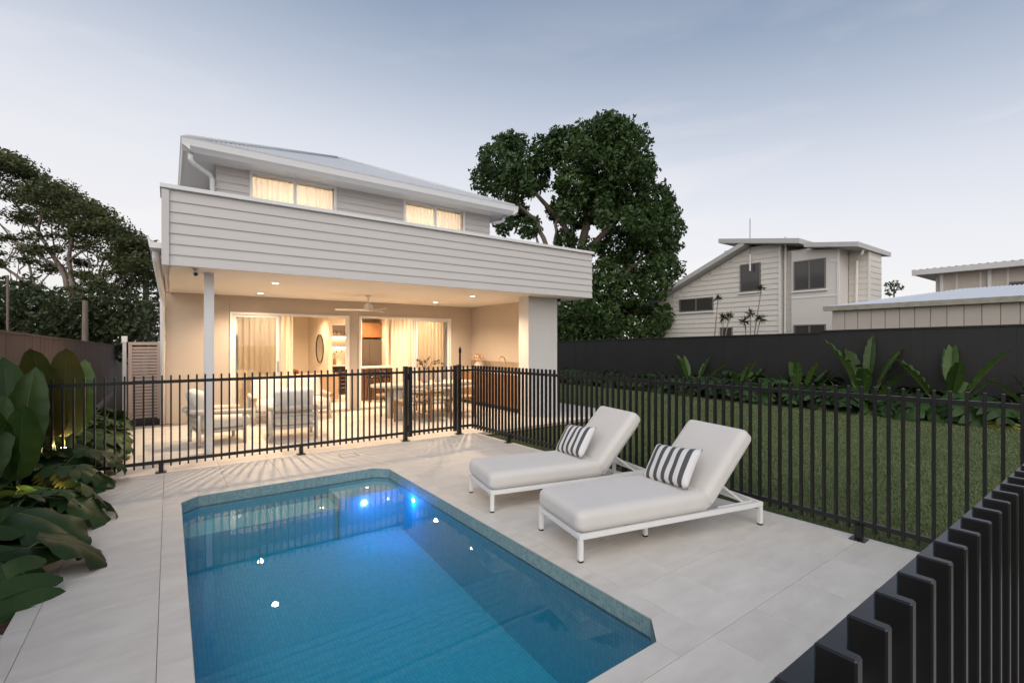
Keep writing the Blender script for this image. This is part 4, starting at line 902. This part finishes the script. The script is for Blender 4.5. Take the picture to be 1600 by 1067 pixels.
winx(nh, NX - .02, y0_, y1_, zat(528, dm), zat(507, dm), (y0_ + y1_) / 2)
for zz in (zat(464, dm), zat(412, dm) + .0):
    B('cover_strip', 'nb_trim', bay, NX - .04, NX - .021, yB1 - .02, yB0 if zz < 3.9 else y0_ - .1, zz - .03, zz + .03)
B('corner_trim', 'nb_trim', nh, NX - .045, NX + .03, yB1 - .022, yB1 + .05, 0, zs(yB1 - .03))
MB().tube([(NX - .3, yA1 - .35, zr + .1), (NX - .3, yA1 - .3, zr - .05), (NX + .2, yA1 - .12, zr - .22), (NX + .2, yA1 - .09, 0)], .045, 8).build('downpipe', 'nb_trim', nh)
# right wing
yC0, _ = at_x(1326, NX + .9); yC1, dC = at_x(1357, NX + .9); zc = zat(380, dC)
wing = MB().prism([(yC1, 0), (yB1 - .001, 0), (yB1 - .001, zs(yB1)), (yC1, zs(yC1))], 'x', NX + .93, NX + 2.2).build('wing', 'nb_board', nh)
z = .6
while z < zs(yC1) - .05:
    hh = min(bw, zs(yC1) - z)
    MB().prism([(NX + .929, z + hh), (NX + .929, z), (NX + .90, z - .01), (NX + .90, z + .006), (NX + .915, z + hh - .002)], 'y', yC1, yB1 - .01).build('weatherboard', 'nb_board', wing)
    MB().prism([(yC1 - .001, z + hh), (yC1 - .001, z), (yC1 - .03, z - .01), (yC1 - .03, z + .006), (yC1 - .015, z + hh - .002)], 'x', NX + .93, NX + 2.2).build('weatherboard', 'nb_board', wing); z += bw
B('corner_trim', 'nb_trim', nh, NX + .885, NX + .96, yC1 - .045, yC1 + .02, 0, zs(yC1 - .05))
slab('roof', 'nb_fascia', nh, rc, zat(385, dc_), rd, zat(386, dd_), NX - .5, NX + 2.9, .17)
MB().tube([(NX + .3, rc + .1, zc_), (NX + .3, rc + .15, zc_ - .14), (NX + .8, yB1 - .3, zc_ - .3), (NX + .8, yB1 - .25, 0)], .045, 8).build('downpipe', 'nb_trim', nh)
an = thing('antenna', 'thin television mast on the neighbouring house roof', 'antenna', (NX - .2, ridge_y - .1, zr - .9))
MB().tube([(0, 0, 0), (0, 0, 2.05)], .016, 6).build('mast', 'nb_frame', an, local=True); MB().tube([(0, 0, 0), (.22, 0, .0)], .02, 6).build('bracket', 'nb_frame', an, local=True); MB().tube([(-.0, 0, -.15), (0, 0, .55)], .035, 8).build('lower_mast', 'nb_trim', an, local=True)
# shed
SX = 15.4; ys0, ds0 = at_x(1297, SX); 
shed = thing('shed', 'beige panel shed with pale corrugated roof behind the black fence', 'shed', (SX + 1.5, 0, 0))
zg = 2.62; B('wall', 'shed_panel', shed, SX + .03, SX + 4, -6, ys0 - .05, 0, zg - .05)
y = ys0 - .06
while y > -3:
    B('panel', 'shed_panel', shed, SX, SX + .028, y - .30, y - .008, 0, zg - .09); y -= .308
MB().prism([(SX - .02, zg - .10), (SX - .16, zg - .10), (SX - .18, zg + .03), (SX - .14, zg + .03), (SX - .13, zg - .02), (SX - .02, zg - .02)], 'y', -6, ys0 + .12).build('gutter', 'shed_gutter', shed)
def shr(t):
    y = ys0 + .1 - 8 * t; k = min(.35 + (ys0 + .1 - y) * .9, 2.6); return (SX - .13, y, zg + .0), (SX - .13 + k, y, zg + .0 + k * .19)
corr('roof', 400, shr, shed, 'shed_roof', .012)
# far building
FXb = 25.0; yf0, df0 = at_x(1432, FXb); yfw, dfw = at_x(1462, FXb); zf = zat(428, df0)
fb = thing('far_building', 'beige building with low white roof edge beyond the shed', 'building', (FXb + 2, 2, 0))
B('wall', 'far_wall', fb, FXb, FXb + 5, -12, yfw, 0, zf - .05)
MB().prism([(FXb - .45, zf - .12), (FXb - .62, zf - .12), (FXb - .66, zf + .08), (FXb - .45, zf + .08)], 'y', -12, yf0).build('gutter', 'white_paint', fb)
B('soffit', 'white_paint', fb, FXb - .45, FXb + 5, -12, yf0, zf - .10, zf - .05)
corr('roof', 300, lambda t: ((FXb - .6, yf0 - 16 * t, zf + .09), (FXb + 4, yf0 - 16 * t, zf + .42)), fb, 'shed_roof', .02)
for px_ in (1472, 1547):
    yy, _ = at_x(px_, FXb); B('downpipe', 'white_paint', fb, FXb - .1, FXb - .01, yy - .05, yy + .05, 0, zf - .1)
for px_ in (1495, 1532, 1575):
    yy, _ = at_x(px_, FXb); B('cover_strip', 'nb_trim', fb, FXb - .02, FXb - .002, yy - .03, yy + .03, 0, zf - .1)
yy, _ = at_x(1577, FXb); winx(fb, FXb, yy - 2.5, yy, zf - 1.5, zf - .62)

# ------------------------------------------------------------------ foliage
def paddle(seed, Lb=.75, Wb=.17, Ls=.6, lean=.25, curl=.5, fold=.35, split=0, goldlit=False, rough=.0):
    """one long-stalked paddle leaf: stalk + blade; grows from the origin up +z leaning to +x"""
    rnd = random.Random(seed); mb = MB(); pts = []; a = lean * .5; p = Vector((0, 0, 0)); ns, nb_ = 5, 16
    for i in range(ns + 1): pts.append(p.copy()); p = p + Vector((math.sin(a), 0, math.cos(a))) * (Ls / ns); a += lean * .5 / ns
    mb.cur = 1; mb.tube(pts, [.016 - .009 * i / ns for i in range(ns + 1)], 6); mb.cur = 0
    p = pts[-1]; rib = []
    for i in range(nb_ + 1): rib.append((p.copy(), a)); p = p + Vector((math.sin(a), 0, math.cos(a))) * (Lb / nb_); a += curl * (i / nb_) * 2 / nb_
    for s_ in (-1, 1):
        vs = []; cols = 5
        for i, (c, aa) in enumerate(rib):
            t = i / nb_; wdt = Wb * (max(0., math.sin(math.pi * min(1, .03 + t * .97) ** .85))) ** .55 * (1 if t > .02 else .4)
            n_ = Vector((-math.cos(aa), 0, math.sin(aa))); jit = rnd.uniform(-.05, .05) * rough
            for j in range(cols):
                u = j / (cols - 1); wv = .010 * math.sin(t * 34 + seed) * u * u * (1 + 3 * rough)
                vs.append(c + Vector((0, s_ * wdt * u * math.cos(fold), 0)) + n_ * (wdt * u * math.sin(fold) - .25 * wdt * u * u + wv) + Vector((0, 0, jit * u * wdt)))
        fs = []
        cuts = set(rnd.sample(range(4, nb_ - 1), split)) if split else set()
        for i in range(nb_):
            for j in range(cols - 1):
                if i in cuts and j >= 1: continue
                q = (i * cols + j, (i + 1) * cols + j, (i + 1) * cols + j + 1, i * cols + j + 1); fs.append(q if s_ > 0 else q[::-1])
        mb.add(vs, fs)
    mb.cur = 1; mb.tube([c for c, _ in rib[:-2]], [.007 - .005 * i / (nb_ - 1) for i in range(nb_ - 1)], 5, False)
    return mb.mesh('leaf', ['leaf_goldlit' if goldlit else 'leaf_paddle', 'leaf_stalk'], True)
def lobed(seed, Lb=.42, Ls=.4, lean=.6, droop=1.3, lobes=7, mname='leaf_lobed', slit=.45):
    """big split leaf: stalk then a broad blade cut into lobes along each side"""
    rnd = random.Random(seed); mb = MB(); pts = []; a = .15; p = Vector((0, 0, 0)); ns = 6
    for i in range(ns + 1): pts.append(p.copy()); p = p + Vector((math.sin(a), 0, math.cos(a))) * (Ls / ns); a += lean / ns
    mb.cur = 1; mb.tube(pts, [.010 - .005 * i / ns for i in range(ns + 1)], 5); mb.cur = 0
    p = pts[-1]; a += .75; rib = []; nr = lobes * 3
    p = p - Vector((math.sin(a), 0, math.cos(a))) * Lb * .12
    for i in range(nr + 1): rib.append((p.copy(), a)); p = p + Vector((math.sin(a), 0, math.cos(a))) * (Lb / nr); a += droop * (.3 + i / nr) / nr
    for s_ in (-1, 1):
        for l in range(lobes):
            i0 = l * 3; t = (l + .5) / lobes; wdt = Lb * .56 * (math.sin(math.pi * (.16 + .80 * t)) ** .8) * rnd.uniform(.9, 1.08); fw = .25 + .35 * t
            vs = []; cols = 6
            for j in range(cols):
                u = j / (cols - 1); nar = 1.04 if u < (1 - slit) else 1.04 - .42 * ((u - (1 - slit)) / slit) ** 1.5
                if j == cols - 1: nar *= .45
                for i in range(4):
                    c, aa = rib[i0 + i]; cm, am = rib[i0 + 1]; c2 = cm.lerp(c, nar) if i else cm.lerp(c, nar)
                    tan = Vector((math.sin(aa), 0, math.cos(aa))); n_ = Vector((-math.cos(aa), 0, math.sin(aa)))
                    vs.append(c2 + Vector((0, s_ * wdt * u, 0)) + tan * (fw * wdt * u * u * .8 - (.20 * wdt * u if l == 0 else 0)) + n_ * (wdt * (.26 * u - .42 * u * u) + .012 * math.sin(l * 2 + u * 5)))
            fs = []
            for j in range(cols - 1):
                for i in range(3):
                    q = (j * 4 + i, j * 4 + i + 1, (j + 1) * 4 + i + 1, (j + 1) * 4 + i); fs.append(q[::-1] if s_ > 0 else q)
            mb.add(vs, fs)
    return mb.mesh('leaf', [mname, 'leaf_stalk'], True)
def broad(seed, Lb=.46, Ls=.35, lean=.7, droop=1.2):
    """whole pointed leaf with wavy margin and sunken midrib"""
    rnd = random.Random(seed); mb = MB(); pts = []; a = .15; p = Vector((0, 0, 0)); ns = 6
    for i in range(ns + 1): pts.append(p.copy()); p = p + Vector((math.sin(a), 0, math.cos(a))) * (Ls / ns); a += lean / ns
    mb.cur = 1; mb.tube(pts, [.010 - .005 * i / ns for i in range(ns + 1)], 5); mb.cur = 0
    p = pts[-1]; a += .7; rib = []; nr = 18; ph = rnd.uniform(0, 6)
    p = p - Vector((math.sin(a), 0, math.cos(a))) * Lb * .10
    for i in range(nr + 1): rib.append((p.copy(), a)); p = p + Vector((math.sin(a), 0, math.cos(a))) * (Lb / nr); a += droop * (.3 + i / nr) / nr
    for s_ in (-1, 1):
        vs = []; fs = []; cols = 7
        for i, (c, aa) in enumerate(rib):
            t = i / nr; wdt = Lb * .36 * max(.0, math.sin(math.pi * (.10 + .90 * t) ** .8)) ** .8 * (1 + .06 * math.sin(t * 23 + ph + s_)); n_ = Vector((-math.cos(aa), 0, math.sin(aa))); tan = Vector((math.sin(aa), 0, math.cos(aa)))
            for j in range(cols):
                u = j / (cols - 1); vs.append(c + Vector((0, s_ * wdt * u, 0)) + tan * (wdt * u * u * .25 - (.3 * wdt * u * (1 - t) ** 6)) + n_ * (wdt * (.34 * u - .5 * u * u) + .020 * u * u * math.sin(t * 17 + ph + s_) + .004 * math.sin(t * 60) * u))
        for i in range(nr):
            for j in range(cols - 1):
                q = (i * cols + j, (i + 1) * cols + j, (i + 1) * cols + j + 1, i * cols + j + 1); fs.append(q if s_ > 0 else q[::-1])
        mb.add(vs, fs)
    mb.cur = 1; mb.tube([c for c, _ in rib[:-2]], [.005 - .004 * i / (nr - 1) for i in range(nr - 1)], 5, False)
    return mb.mesh('leaf', ['leaf_lobed', 'leaf_stalk'], True)
def roundleaf(seed, r=.10, Ls=.25, lean=.5):
    return lobed(seed, r * 2.2, Ls, lean, .9, 4, 'leaf_lobed', .12)
PAD = [paddle(k, random.uniform(.62, .85), random.uniform(.13, .18), random.uniform(.55, .8), random.uniform(.15, .35), random.uniform(.2, .9), random.uniform(.3, .6), k % 3, False, .4) for k in range(6)]
PADN = [paddle(20 + k, .95, random.uniform(.165, .205), .42, .2, random.uniform(.1, .45), .2, 0, k == 1, .2) for k in range(4)]
PADR = [paddle(40 + k, random.uniform(.68, .9), random.uniform(.11, .15), random.uniform(.5, .7), .25, random.uniform(.1, .8), .65, k % 2, False, .3) for k in range(5)]
LOB = [lobed(60 + k, random.uniform(.38, .50), random.uniform(.3, .5), random.uniform(.5, .9), random.uniform(1.0, 1.7), random.choice((5, 6)), 'leaf_lobed', random.uniform(.22, .4)) for k in range(6)]
BRD = [broad(70 + k, random.uniform(.42, .56), random.uniform(.25, .45), random.uniform(.5, .9), random.uniform(.9, 1.6)) for k in range(5)]
LOBY = lobed(80, .34, .2, .9, 1.3, 6, 'leaf_yellow')
RND = [roundleaf(90 + k, random.uniform(.09, .13), random.uniform(.3, .6), random.uniform(.3, .7)) for k in range(4)]
random.seed(21)
def plant(name, label, cat, loc, meshes, n, sc=1., tilt=(0, .3), az=None, group=None, spread=.06):
    t = thing(name, label, cat, loc, 0, group)
    for k in range(n):
        a = (az[k] if az else 2 * math.pi * (k * .382 + random.uniform(-.05, .05))); me = random.choice(meshes); s_ = sc * random.uniform(.78, 1.12)
        inst('leaf', me, t, (math.cos(a) * spread, math.sin(a) * spread, 0), (0, random.uniform(*tilt), a), (s_, s_, s_))
    return t
# left bed: paddle-leaved plants, then low split-leaf plants that spill over the deck
FACE = [R(97), R(70), R(125), R(280), R(100), R(255), R(310)]
plant('giant_paddle_plant', 'broad paddle leaved plant rising behind the pool fence', 'plant', (-1.05, 7.95, -.02), PADN, 6, 1.12, (-.05, .16), FACE, None, .12)
plant('giant_paddle_plant', 'broad paddle leaved plant with leaf coloured as gold lit beside the pool fence', 'plant', (-1.22, 6.5, -.02), PADN, 6, 1.05, (-.05, .18), [a + .15 for a in FACE], None, .12)
plant('giant_paddle_plant', 'broad paddle leaved plant at the deck end of the left bed', 'plant', (-1.34, 5.7, -.02), PADN, 5, .98, (-.05, .2), [a + .2 for a in FACE], None, .12)
for k, (x, y, n_, s_) in enumerate(((-1.0, 11.2, 8, 1.0), (-1.15, 10.5, 9, 1.05), (-1.0, 9.8, 9, 1.05), (-1.12, 9.1, 9, 1.05), (-1.0, 8.5, 9, 1.0), (-1.05, 7.6, 8, 1.0))):
    plant('split_leaf_plant', 'dark split leaved plant on the house side of the pool fence', 'plant', (x, y, -.02), LOB + BRD[:2], n_, s_, (0, .45), None, 'split leaf plants beside the patio')
for k, (x, y, n_, s_) in enumerate(((-1.08, 7.0, 9, 1.1), (-1.12, 6.3, 9, 1.1), (-1.12, 5.65, 9, 1.15), (-1.08, 5.05, 9, 1.1), (-1.05, 4.5, 9, 1.05))):
    plant('split_leaf_plant', 'dark split leaved plant spilling from the bed onto the pool deck', 'plant', (x, y, -.02), BRD + LOB[:3], n_ + 3, s_, (-.15, .6), None, 'split leaf plants beside the pool deck')
yl = inst('leaf', LOBY, None, (0, 0, 0)); bpy.data.objects.remove(yl)
ylp = thing('yellow_leaf_plant', 'small plant with leaf coloured as lit yellow among the dark foliage', 'plant', (-.95, 6.2, -.02))  # leaf colour paints in the yellow light of the garden lamp
for a in (-.4, 1.5): inst('leaf', LOBY, ylp, (0, 0, .30), (0, .2, a), (.6, .6, .6))
# right bed
for k, (y, n_, s_) in enumerate(((8.7, 7, .95), (7.25, 8, .80), (5.64, 8, .90), (4.16, 9, 1.20), (2.69, 9, 1.12), (1.3, 7, .85))):
    lab = ['paddle leaved plant in the bed, farthest along the black fence', 'short paddle leaved plant in the bed below the sloping neighbour roof', 'paddle leaved plant in the bed in front of the neighbour bay window',
           'tallest paddle leaved plant in the bed against the black fence', 'tall paddle leaved plant in the bed in front of the shed', 'low paddle leaved plant in the bed at the lawn corner'][k]
    plant('paddle_plant', lab, 'plant', (13.35, y, -.02), PADR, n_, s_, (.0, .62), None, 'paddle leaved plants along the black fence')
y = .3; k = 0
while y < 9.5:
    plant('split_leaf_plant', 'low split leaved plant in the bed along the black fence', 'plant', (13.3 + random.uniform(-.1, .4), y, -.02), LOB + BRD[:3], 12, random.uniform(1.05, 1.8), (-.2, .5), None, 'split leaf plants along the black fence'); y += random.uniform(.32, .5)
while y < 16:
    plant('round_leaf_shrub', 'leafy round leaved shrub in the bed beyond the paddle plants', 'shrub', (13.2 + random.uniform(-.1, .4), y, -.02), RND + BRD[:2] + LOB[:2], 16, random.uniform(1.0, 1.35), (.0, .7), None, 'round leaf shrubs along the black fence', .12); y += random.uniform(.42, .6)
for yy in (5.0, 3.4, 2.0, 1.6):
    t = thing('yellow_leaf_plant', 'fading yellow leaf plant at the front of the right garden bed', 'plant', (13.0, yy, -.02), 0, 'yellowing plants at the lawn edging')
    for a in (2.6, 3.9): inst('leaf', LOBY, t, (0, 0, 0), (0, .5, a), (.8, .8, .8))
# spiky small trees against the neighbour wall
def spiky(label, px, py_base, heads):
    X = 17.5; yb, db = at_x(px, X); t = thing('spiky_tree', label, 'tree', (X, yb, 0))
    for (hx, hy, rr) in heads:
        yy, dd = at_x(hx, X); zz = zat(hy, dd); top = Vector((0, yy - yb, zz)); base = Vector((0, 0, 0)); mid = base.lerp(top, .55) + Vector((0, (yy - yb) * -.12, .1))
        MB().tube([base, mid, top], [.035, .025, .018], 6).build('trunk', 'pale_bark', t, local=True)
        mb = MB()
        for q in range(42):
            v = Vector((random.gauss(0, 1), random.gauss(0, 1), random.gauss(.35, .8))).normalized(); L_ = rr * random.uniform(.7, 1.15); s_ = v.cross(Vector((.3, .5, .8))).normalized() * .016; tip = top + v * L_ + Vector((0, 0, -.15 * L_ * (1 - v.z)))
            m_ = top + v * L_ * .55; mb.add([top - s_ * .5, top + s_ * .5, m_ + s_, tip, m_ - s_], [(0, 1, 2, 3, 4)])
        mb.build('leaf_head', 'hedge_leaf', t, local=True)
spiky('slender spiky headed tree between the low windows of the neighbour', 1113, 525, ((1122, 467, .22),))
spiky('short twin headed spiky tree above the little neighbour window', 1124, 525, ((1131, 496, .25), (1140, 493, .22)))
spiky('branching spiky headed tree near the corner of the neighbour wall', 1172, 525, ((1190, 450, .2), (1163, 502, .27), (1173, 490, .25), (1188, 498, .28)))

# ------------------------------------------------------------------ trees
def leafcloud(name, mname, parent, blobs, per, size, seed, flat=.0, shell=.35):
    rs = np.random.RandomState(seed); C_ = []; 
    for (c, r) in blobs:
        r = np.array(r if hasattr(r, '__len__') else (r, r, r)); n = int(per * (r.mean() ** 2)); v = rs.normal(size=(n, 3)); v /= np.linalg.norm(v, axis=1)[:, None]
        rad = (1 - shell * rs.rand(n) ** 1.3) * (1 + .16 * np.sin(v[:, 0] * 5 + c[0]) * np.cos(v[:, 1] * 6 + c[1]) + .12 * np.sin(v[:, 2] * 9 + c[2] * 3))
        C_.append(np.array(c) + v * rad[:, None] * r)
    P = np.concatenate(C_); n = len(P)
    a = rs.normal(size=(n, 3)); a[:, 2] *= (1 - flat); a /= np.linalg.norm(a, axis=1)[:, None]; b = rs.normal(size=(n, 3)); b[:, 2] *= (1 - flat); b -= (a * b).sum(1)[:, None] * a; b /= np.linalg.norm(b, axis=1)[:, None]
    s = (size * (.6 + .8 * rs.rand(n)))[:, None]
    v = np.stack([P - a * s, P + b * s * .5, P + a * s, P - b * s * .5], 1).reshape(-1, 3)
    me = bpy.data.meshes.new(name); me.vertices.add(n * 4); me.vertices.foreach_set('co', v.astype(np.float32).reshape(-1)); me.loops.add(n * 4); me.loops.foreach_set('vertex_index', np.arange(n * 4))
    me.polygons.add(n); me.polygons.foreach_set('loop_start', np.arange(n) * 4); me.polygons.foreach_set('loop_total', np.full(n, 4)); me.update(); me.materials.append(M[mname])
    o = bpy.data.objects.new(name, me); COL.objects.link(o); o.parent = parent; return o
def ray(px, py, d):
    k = (px - 800) / KX; S_, C_ = math.sin(R(YAW)), math.cos(R(YAW)); return Vector((d * (S_ + k * C_), d * (C_ - k * S_), zat(py, d)))
def limb(parent, pts, r0, r1, m='bark', name='limb'):
    pts = [Vector(p) for p in pts]; fine = []
    for i in range(len(pts) - 1):
        for q in range(4): fine.append(pts[i].lerp(pts[i + 1], q / 4) + Vector((random.gauss(0, .04), random.gauss(0, .04), random.gauss(0, .03))) * (1 if q else 0))
    fine.append(pts[-1]); n = len(fine); return MB().tube(fine, [r0 + (r1 - r0) * i / (n - 1) for i in range(n)], 8).build(name, m, parent, smooth=True, local=True)
random.seed(5)
D = 24.0
fig = thing('fig_tree', 'large dense dark green tree standing behind the house', 'tree', ray(915, 536, D) * 1.0); fig.location.z = 0; fo = Vector(fig.location)
sil = [(772, 250, 1.15), (800, 232, 1.1), (765, 285, 1.0), (800, 290, 1.15), (835, 275, 1.1), (855, 245, 1.15), (880, 225, 1.2), (905, 240, 1.3), (935, 210, 1.25), (960, 205, 1.15), (985, 225, 1.1), (975, 260, 1.3), (940, 265, 1.4), (900, 285, 1.4), (1000, 270, 1.0),
       (985, 310, 1.3), (945, 320, 1.5), (905, 330, 1.35), (1025, 310, 1.1), (1040, 335, 1.05), (1010, 350, 1.4), (1035, 385, 1.2), (1000, 400, 1.5), (960, 385, 1.5), (1045, 420, .95), (1025, 450, 1.2), (985, 460, 1.4), (945, 440, 1.3), (1000, 500, 1.3), (950, 500, 1.3), (905, 505, 1.2), (1035, 495, .95),
       (800, 330, .8), (790, 350, .7), (830, 355, .7), (880, 380, .9), (870, 330, .9), (948, 192, .8), (790, 222, .7), (890, 480, 1.0), (880, 520, 1.1), (930, 525, 1.0), (1045, 360, .8)]
blobs = []
for (px, py, r) in sil:
    for q in range(2):
        p = ray(px + random.uniform(-6, 6), py + random.uniform(-5, 5), D + random.uniform(-1.5, 2.2) * (1 if r > .85 else .6)) - fo; blobs.append((tuple(p), r * random.uniform(.62, .86)))
for (px, py, r) in [(random.uniform(790, 1040), random.uniform(225, 500), random.uniform(.35, .6)) for _ in range(40)]:
    if px < 870 and py > 300: continue
    blobs.append((tuple(ray(px, py, D - random.uniform(1.5, 3.2)) - fo), r))
leafcloud('crown', 'fig_leaf', fig, blobs, 900, .115, 11)
b0 = Vector((0, 0, 0))
limb(fig, [b0, ray(915, 480, D) - fo, ray(905, 400, D) - fo, ray(930, 300, D) - fo], .42, .14, 'bark', 'trunk')
for pts, r in (([(905, 420), (880, 350), (835, 300), (800, 262)], .2), ([(905, 410), (860, 400), (838, 345), (815, 325), (790, 300)], .16), ([(910, 400), (960, 350), (1000, 300)], .2), ([(913, 440), (975, 430), (1020, 390)], .18), ([(908, 410), (868, 385), (872, 340), (900, 290)], .15), ([(905, 430), (845, 405), (836, 350)], .13), ([(915, 460), (960, 480), (1000, 470)], .14)):
    limb(fig, [ray(a, b, D + random.uniform(-.8, .4)) - fo for a, b in pts], r, .04, 'pale_bark' if r < .17 else 'bark')
# spreading tree on the left
D2 = 21.0
rt = thing('spreading_tree', 'wide spreading tree with open branches beyond the left fence', 'tree', ray(105, 536, D2)); rt.location.z = 0; ro = Vector(rt.location)
limb(rt, [(0, 0, 0), ray(112, 520, D2) - ro, ray(115, 470, D2) - ro], .30, .19, 'pale_bark', 'trunk')
arms = [[(112, 505), (60, 455), (10, 420), (-60, 385)], [(115, 480), (95, 420), (60, 360), (20, 310), (-20, 270)], [(115, 470), (108, 410), (118, 350), (105, 300)], [(115, 475), (150, 440), (190, 410), (225, 390)], [(113, 490), (165, 460), (205, 425), (235, 400)], [(112, 500), (50, 470), (-30, 455)], [(118, 350), (150, 330), (185, 345)], [(60, 360), (75, 310), (60, 270)], [(108, 410), (140, 385), (165, 365)], [(60, 455), (40, 400), (0, 350), (-50, 320)], [(150, 440), (165, 400), (200, 375)], [(95, 420), (40, 385), (-10, 360)], [(115, 440), (85, 400), (80, 350)]]
for i, pts in enumerate(arms): limb(rt, [ray(a, b, D2 + random.uniform(-1.2, 1.2) * (1 if j else 0)) - ro for j, (a, b) in enumerate(pts)], .115 if i < 6 else .055, .02, 'pale_bark')
def upper(px): return 232 + max(0, px + 10) ** 1.25 * .158
blobs = []
for k in range(120):
    px = random.uniform(-150, 246); top = upper(px); py = top + 12 + abs(random.gauss(0, 1)) * 48
    if py > 490: continue
    blobs.append((tuple(ray(px, py, D2 + random.uniform(-2.5, 2.5)) - ro), (random.uniform(.5, .95), random.uniform(.5, .95), random.uniform(.2, .36))))
for k in range(46):
    px = random.uniform(-140, 238); blobs.append((tuple(ray(px, upper(px) + random.uniform(6, 22), D2 + random.uniform(-2, 2)) - ro), (random.uniform(.6, .9), random.uniform(.6, .9), random.uniform(.25, .4))))
for k in range(42):
    px = random.uniform(-120, 245); blobs.append((tuple(ray(px, random.uniform(max(upper(px) + 30, 380), 500), D2 + random.uniform(-2.0, 2.5)) - ro), (random.uniform(.4, .8), random.uniform(.4, .8), random.uniform(.15, .3))))
for k in range(46):
    px = random.uniform(-60, 150); blobs.append((tuple(ray(px, random.uniform(365, 485), D2 + random.uniform(-1.5, 2)) - ro), (random.uniform(.35, .7), random.uniform(.35, .7), random.uniform(.12, .24))))
for k in range(22):
    a0, b0_ = random.uniform(0, 220), random.uniform(380, 470); limb(rt, [ray(a0, b0_, D2) - ro, ray(a0 + random.uniform(-25, 25), b0_ - random.uniform(20, 40), D2 + .3) - ro, ray(a0 + random.uniform(-40, 40), b0_ - random.uniform(45, 80), D2 + .5) - ro], .03, .012, 'pale_bark', 'twig')
for k in range(26):
    px = random.uniform(150, 250); blobs.append((tuple(ray(px, upper(px) + random.uniform(8, 70), D2 + random.uniform(-2, 2)) - ro), (random.uniform(.45, .8), random.uniform(.45, .8), random.uniform(.2, .32))))
leafcloud('crown', 'rain_leaf', rt, blobs, 780, .07, 12, .35, .9)
# darker trees and shrubs beyond the left fence
def bush(name, label, px, d, mname, bl, per, size, seed, trunk=True):
    t = thing(name, label, 'tree', ray(px, 536, d)); t.location.z = 0; o = Vector(t.location)
    leafcloud('crown', mname, t, [(tuple(ray(a, b, d + random.uniform(-.8, .8)) - o), r) for a, b, r in bl], per, size, seed)
    limb(t, [(0, 0, 0), (0, 0, 1.2), ray(px, bl[0][1], d) - o], .16, .05, 'bark', 'trunk'); return t
bush('leafy_tree', 'dark leafy tree behind the fence beside the timber pole', 150, 17, 'hedge_leaf', [(165, 480, .9), (185, 500, .9), (150, 500, .8), (172, 520, .9), (195, 530, .8), (140, 530, .8), (190, 475, .6), (125, 505, .6)], 1100, .085, 31)
bush('leafy_tree', 'dense dark tree behind the far left fence end', 50, 16, 'hedge_leaf', [(20, 490, .9), (60, 490, .9), (95, 495, .8), (40, 515, .9), (80, 520, .8), (0, 510, .9), (-40, 490, 1.), (110, 525, .7), (15, 460, .6), (-60, 510, 1.)], 1000, .085, 32)
bush('olive_shrub', 'olive brown shrub behind the slatted side gate', 230, 26, 'olive_leaf', [(215, 500, .9), (235, 490, .9), (245, 510, .9), (220, 525, .9), (240, 530, .9), (205, 530, .8), (255, 480, .8)], 900, .08, 33)
bush('leafy_tree', 'low green tree under the big fig tree behind the lawn', 900, 22, 'fig_leaf', [(885, 490, .8), (890, 515, .9), (915, 520, .8), (945, 522, .8), (980, 525, .8), (875, 530, .8), (1015, 524, .7)], 900, .11, 34)
bush('leafy_tree', 'small distant tree peeping over the shed roof', 1397, 40, 'hedge_leaf', [(1388, 447, .35), (1397, 443, .3), (1406, 449, .3), (1392, 456, .4)], 500, .12, 35)
def pole(name, label, px, d, ytop, r, m, r1=None):
    p = ray(px, 536, d); p.z = 0; t = MB().tube([(0, 0, 0), (0, 0, zat(ytop, d) * .5), (0, 0, zat(ytop, d))], [r, r, r1 or r], 12).build(name, m, None, smooth=False); t.location = p; tag(t, label, 'pole')
pole('timber_pole', 'weathered timber pole standing behind the left fence', 133, 15, 470, .085, 'pole_timber', .07)
pole('power_pole', 'tall greenish grey pole beside the house corner', 228, 22, 412, .12, 'pole_green')
pole('metal_pole', 'thin grey metal pole among the trees behind the left fence', 12, 13, 430, .028, 'pole_timber')
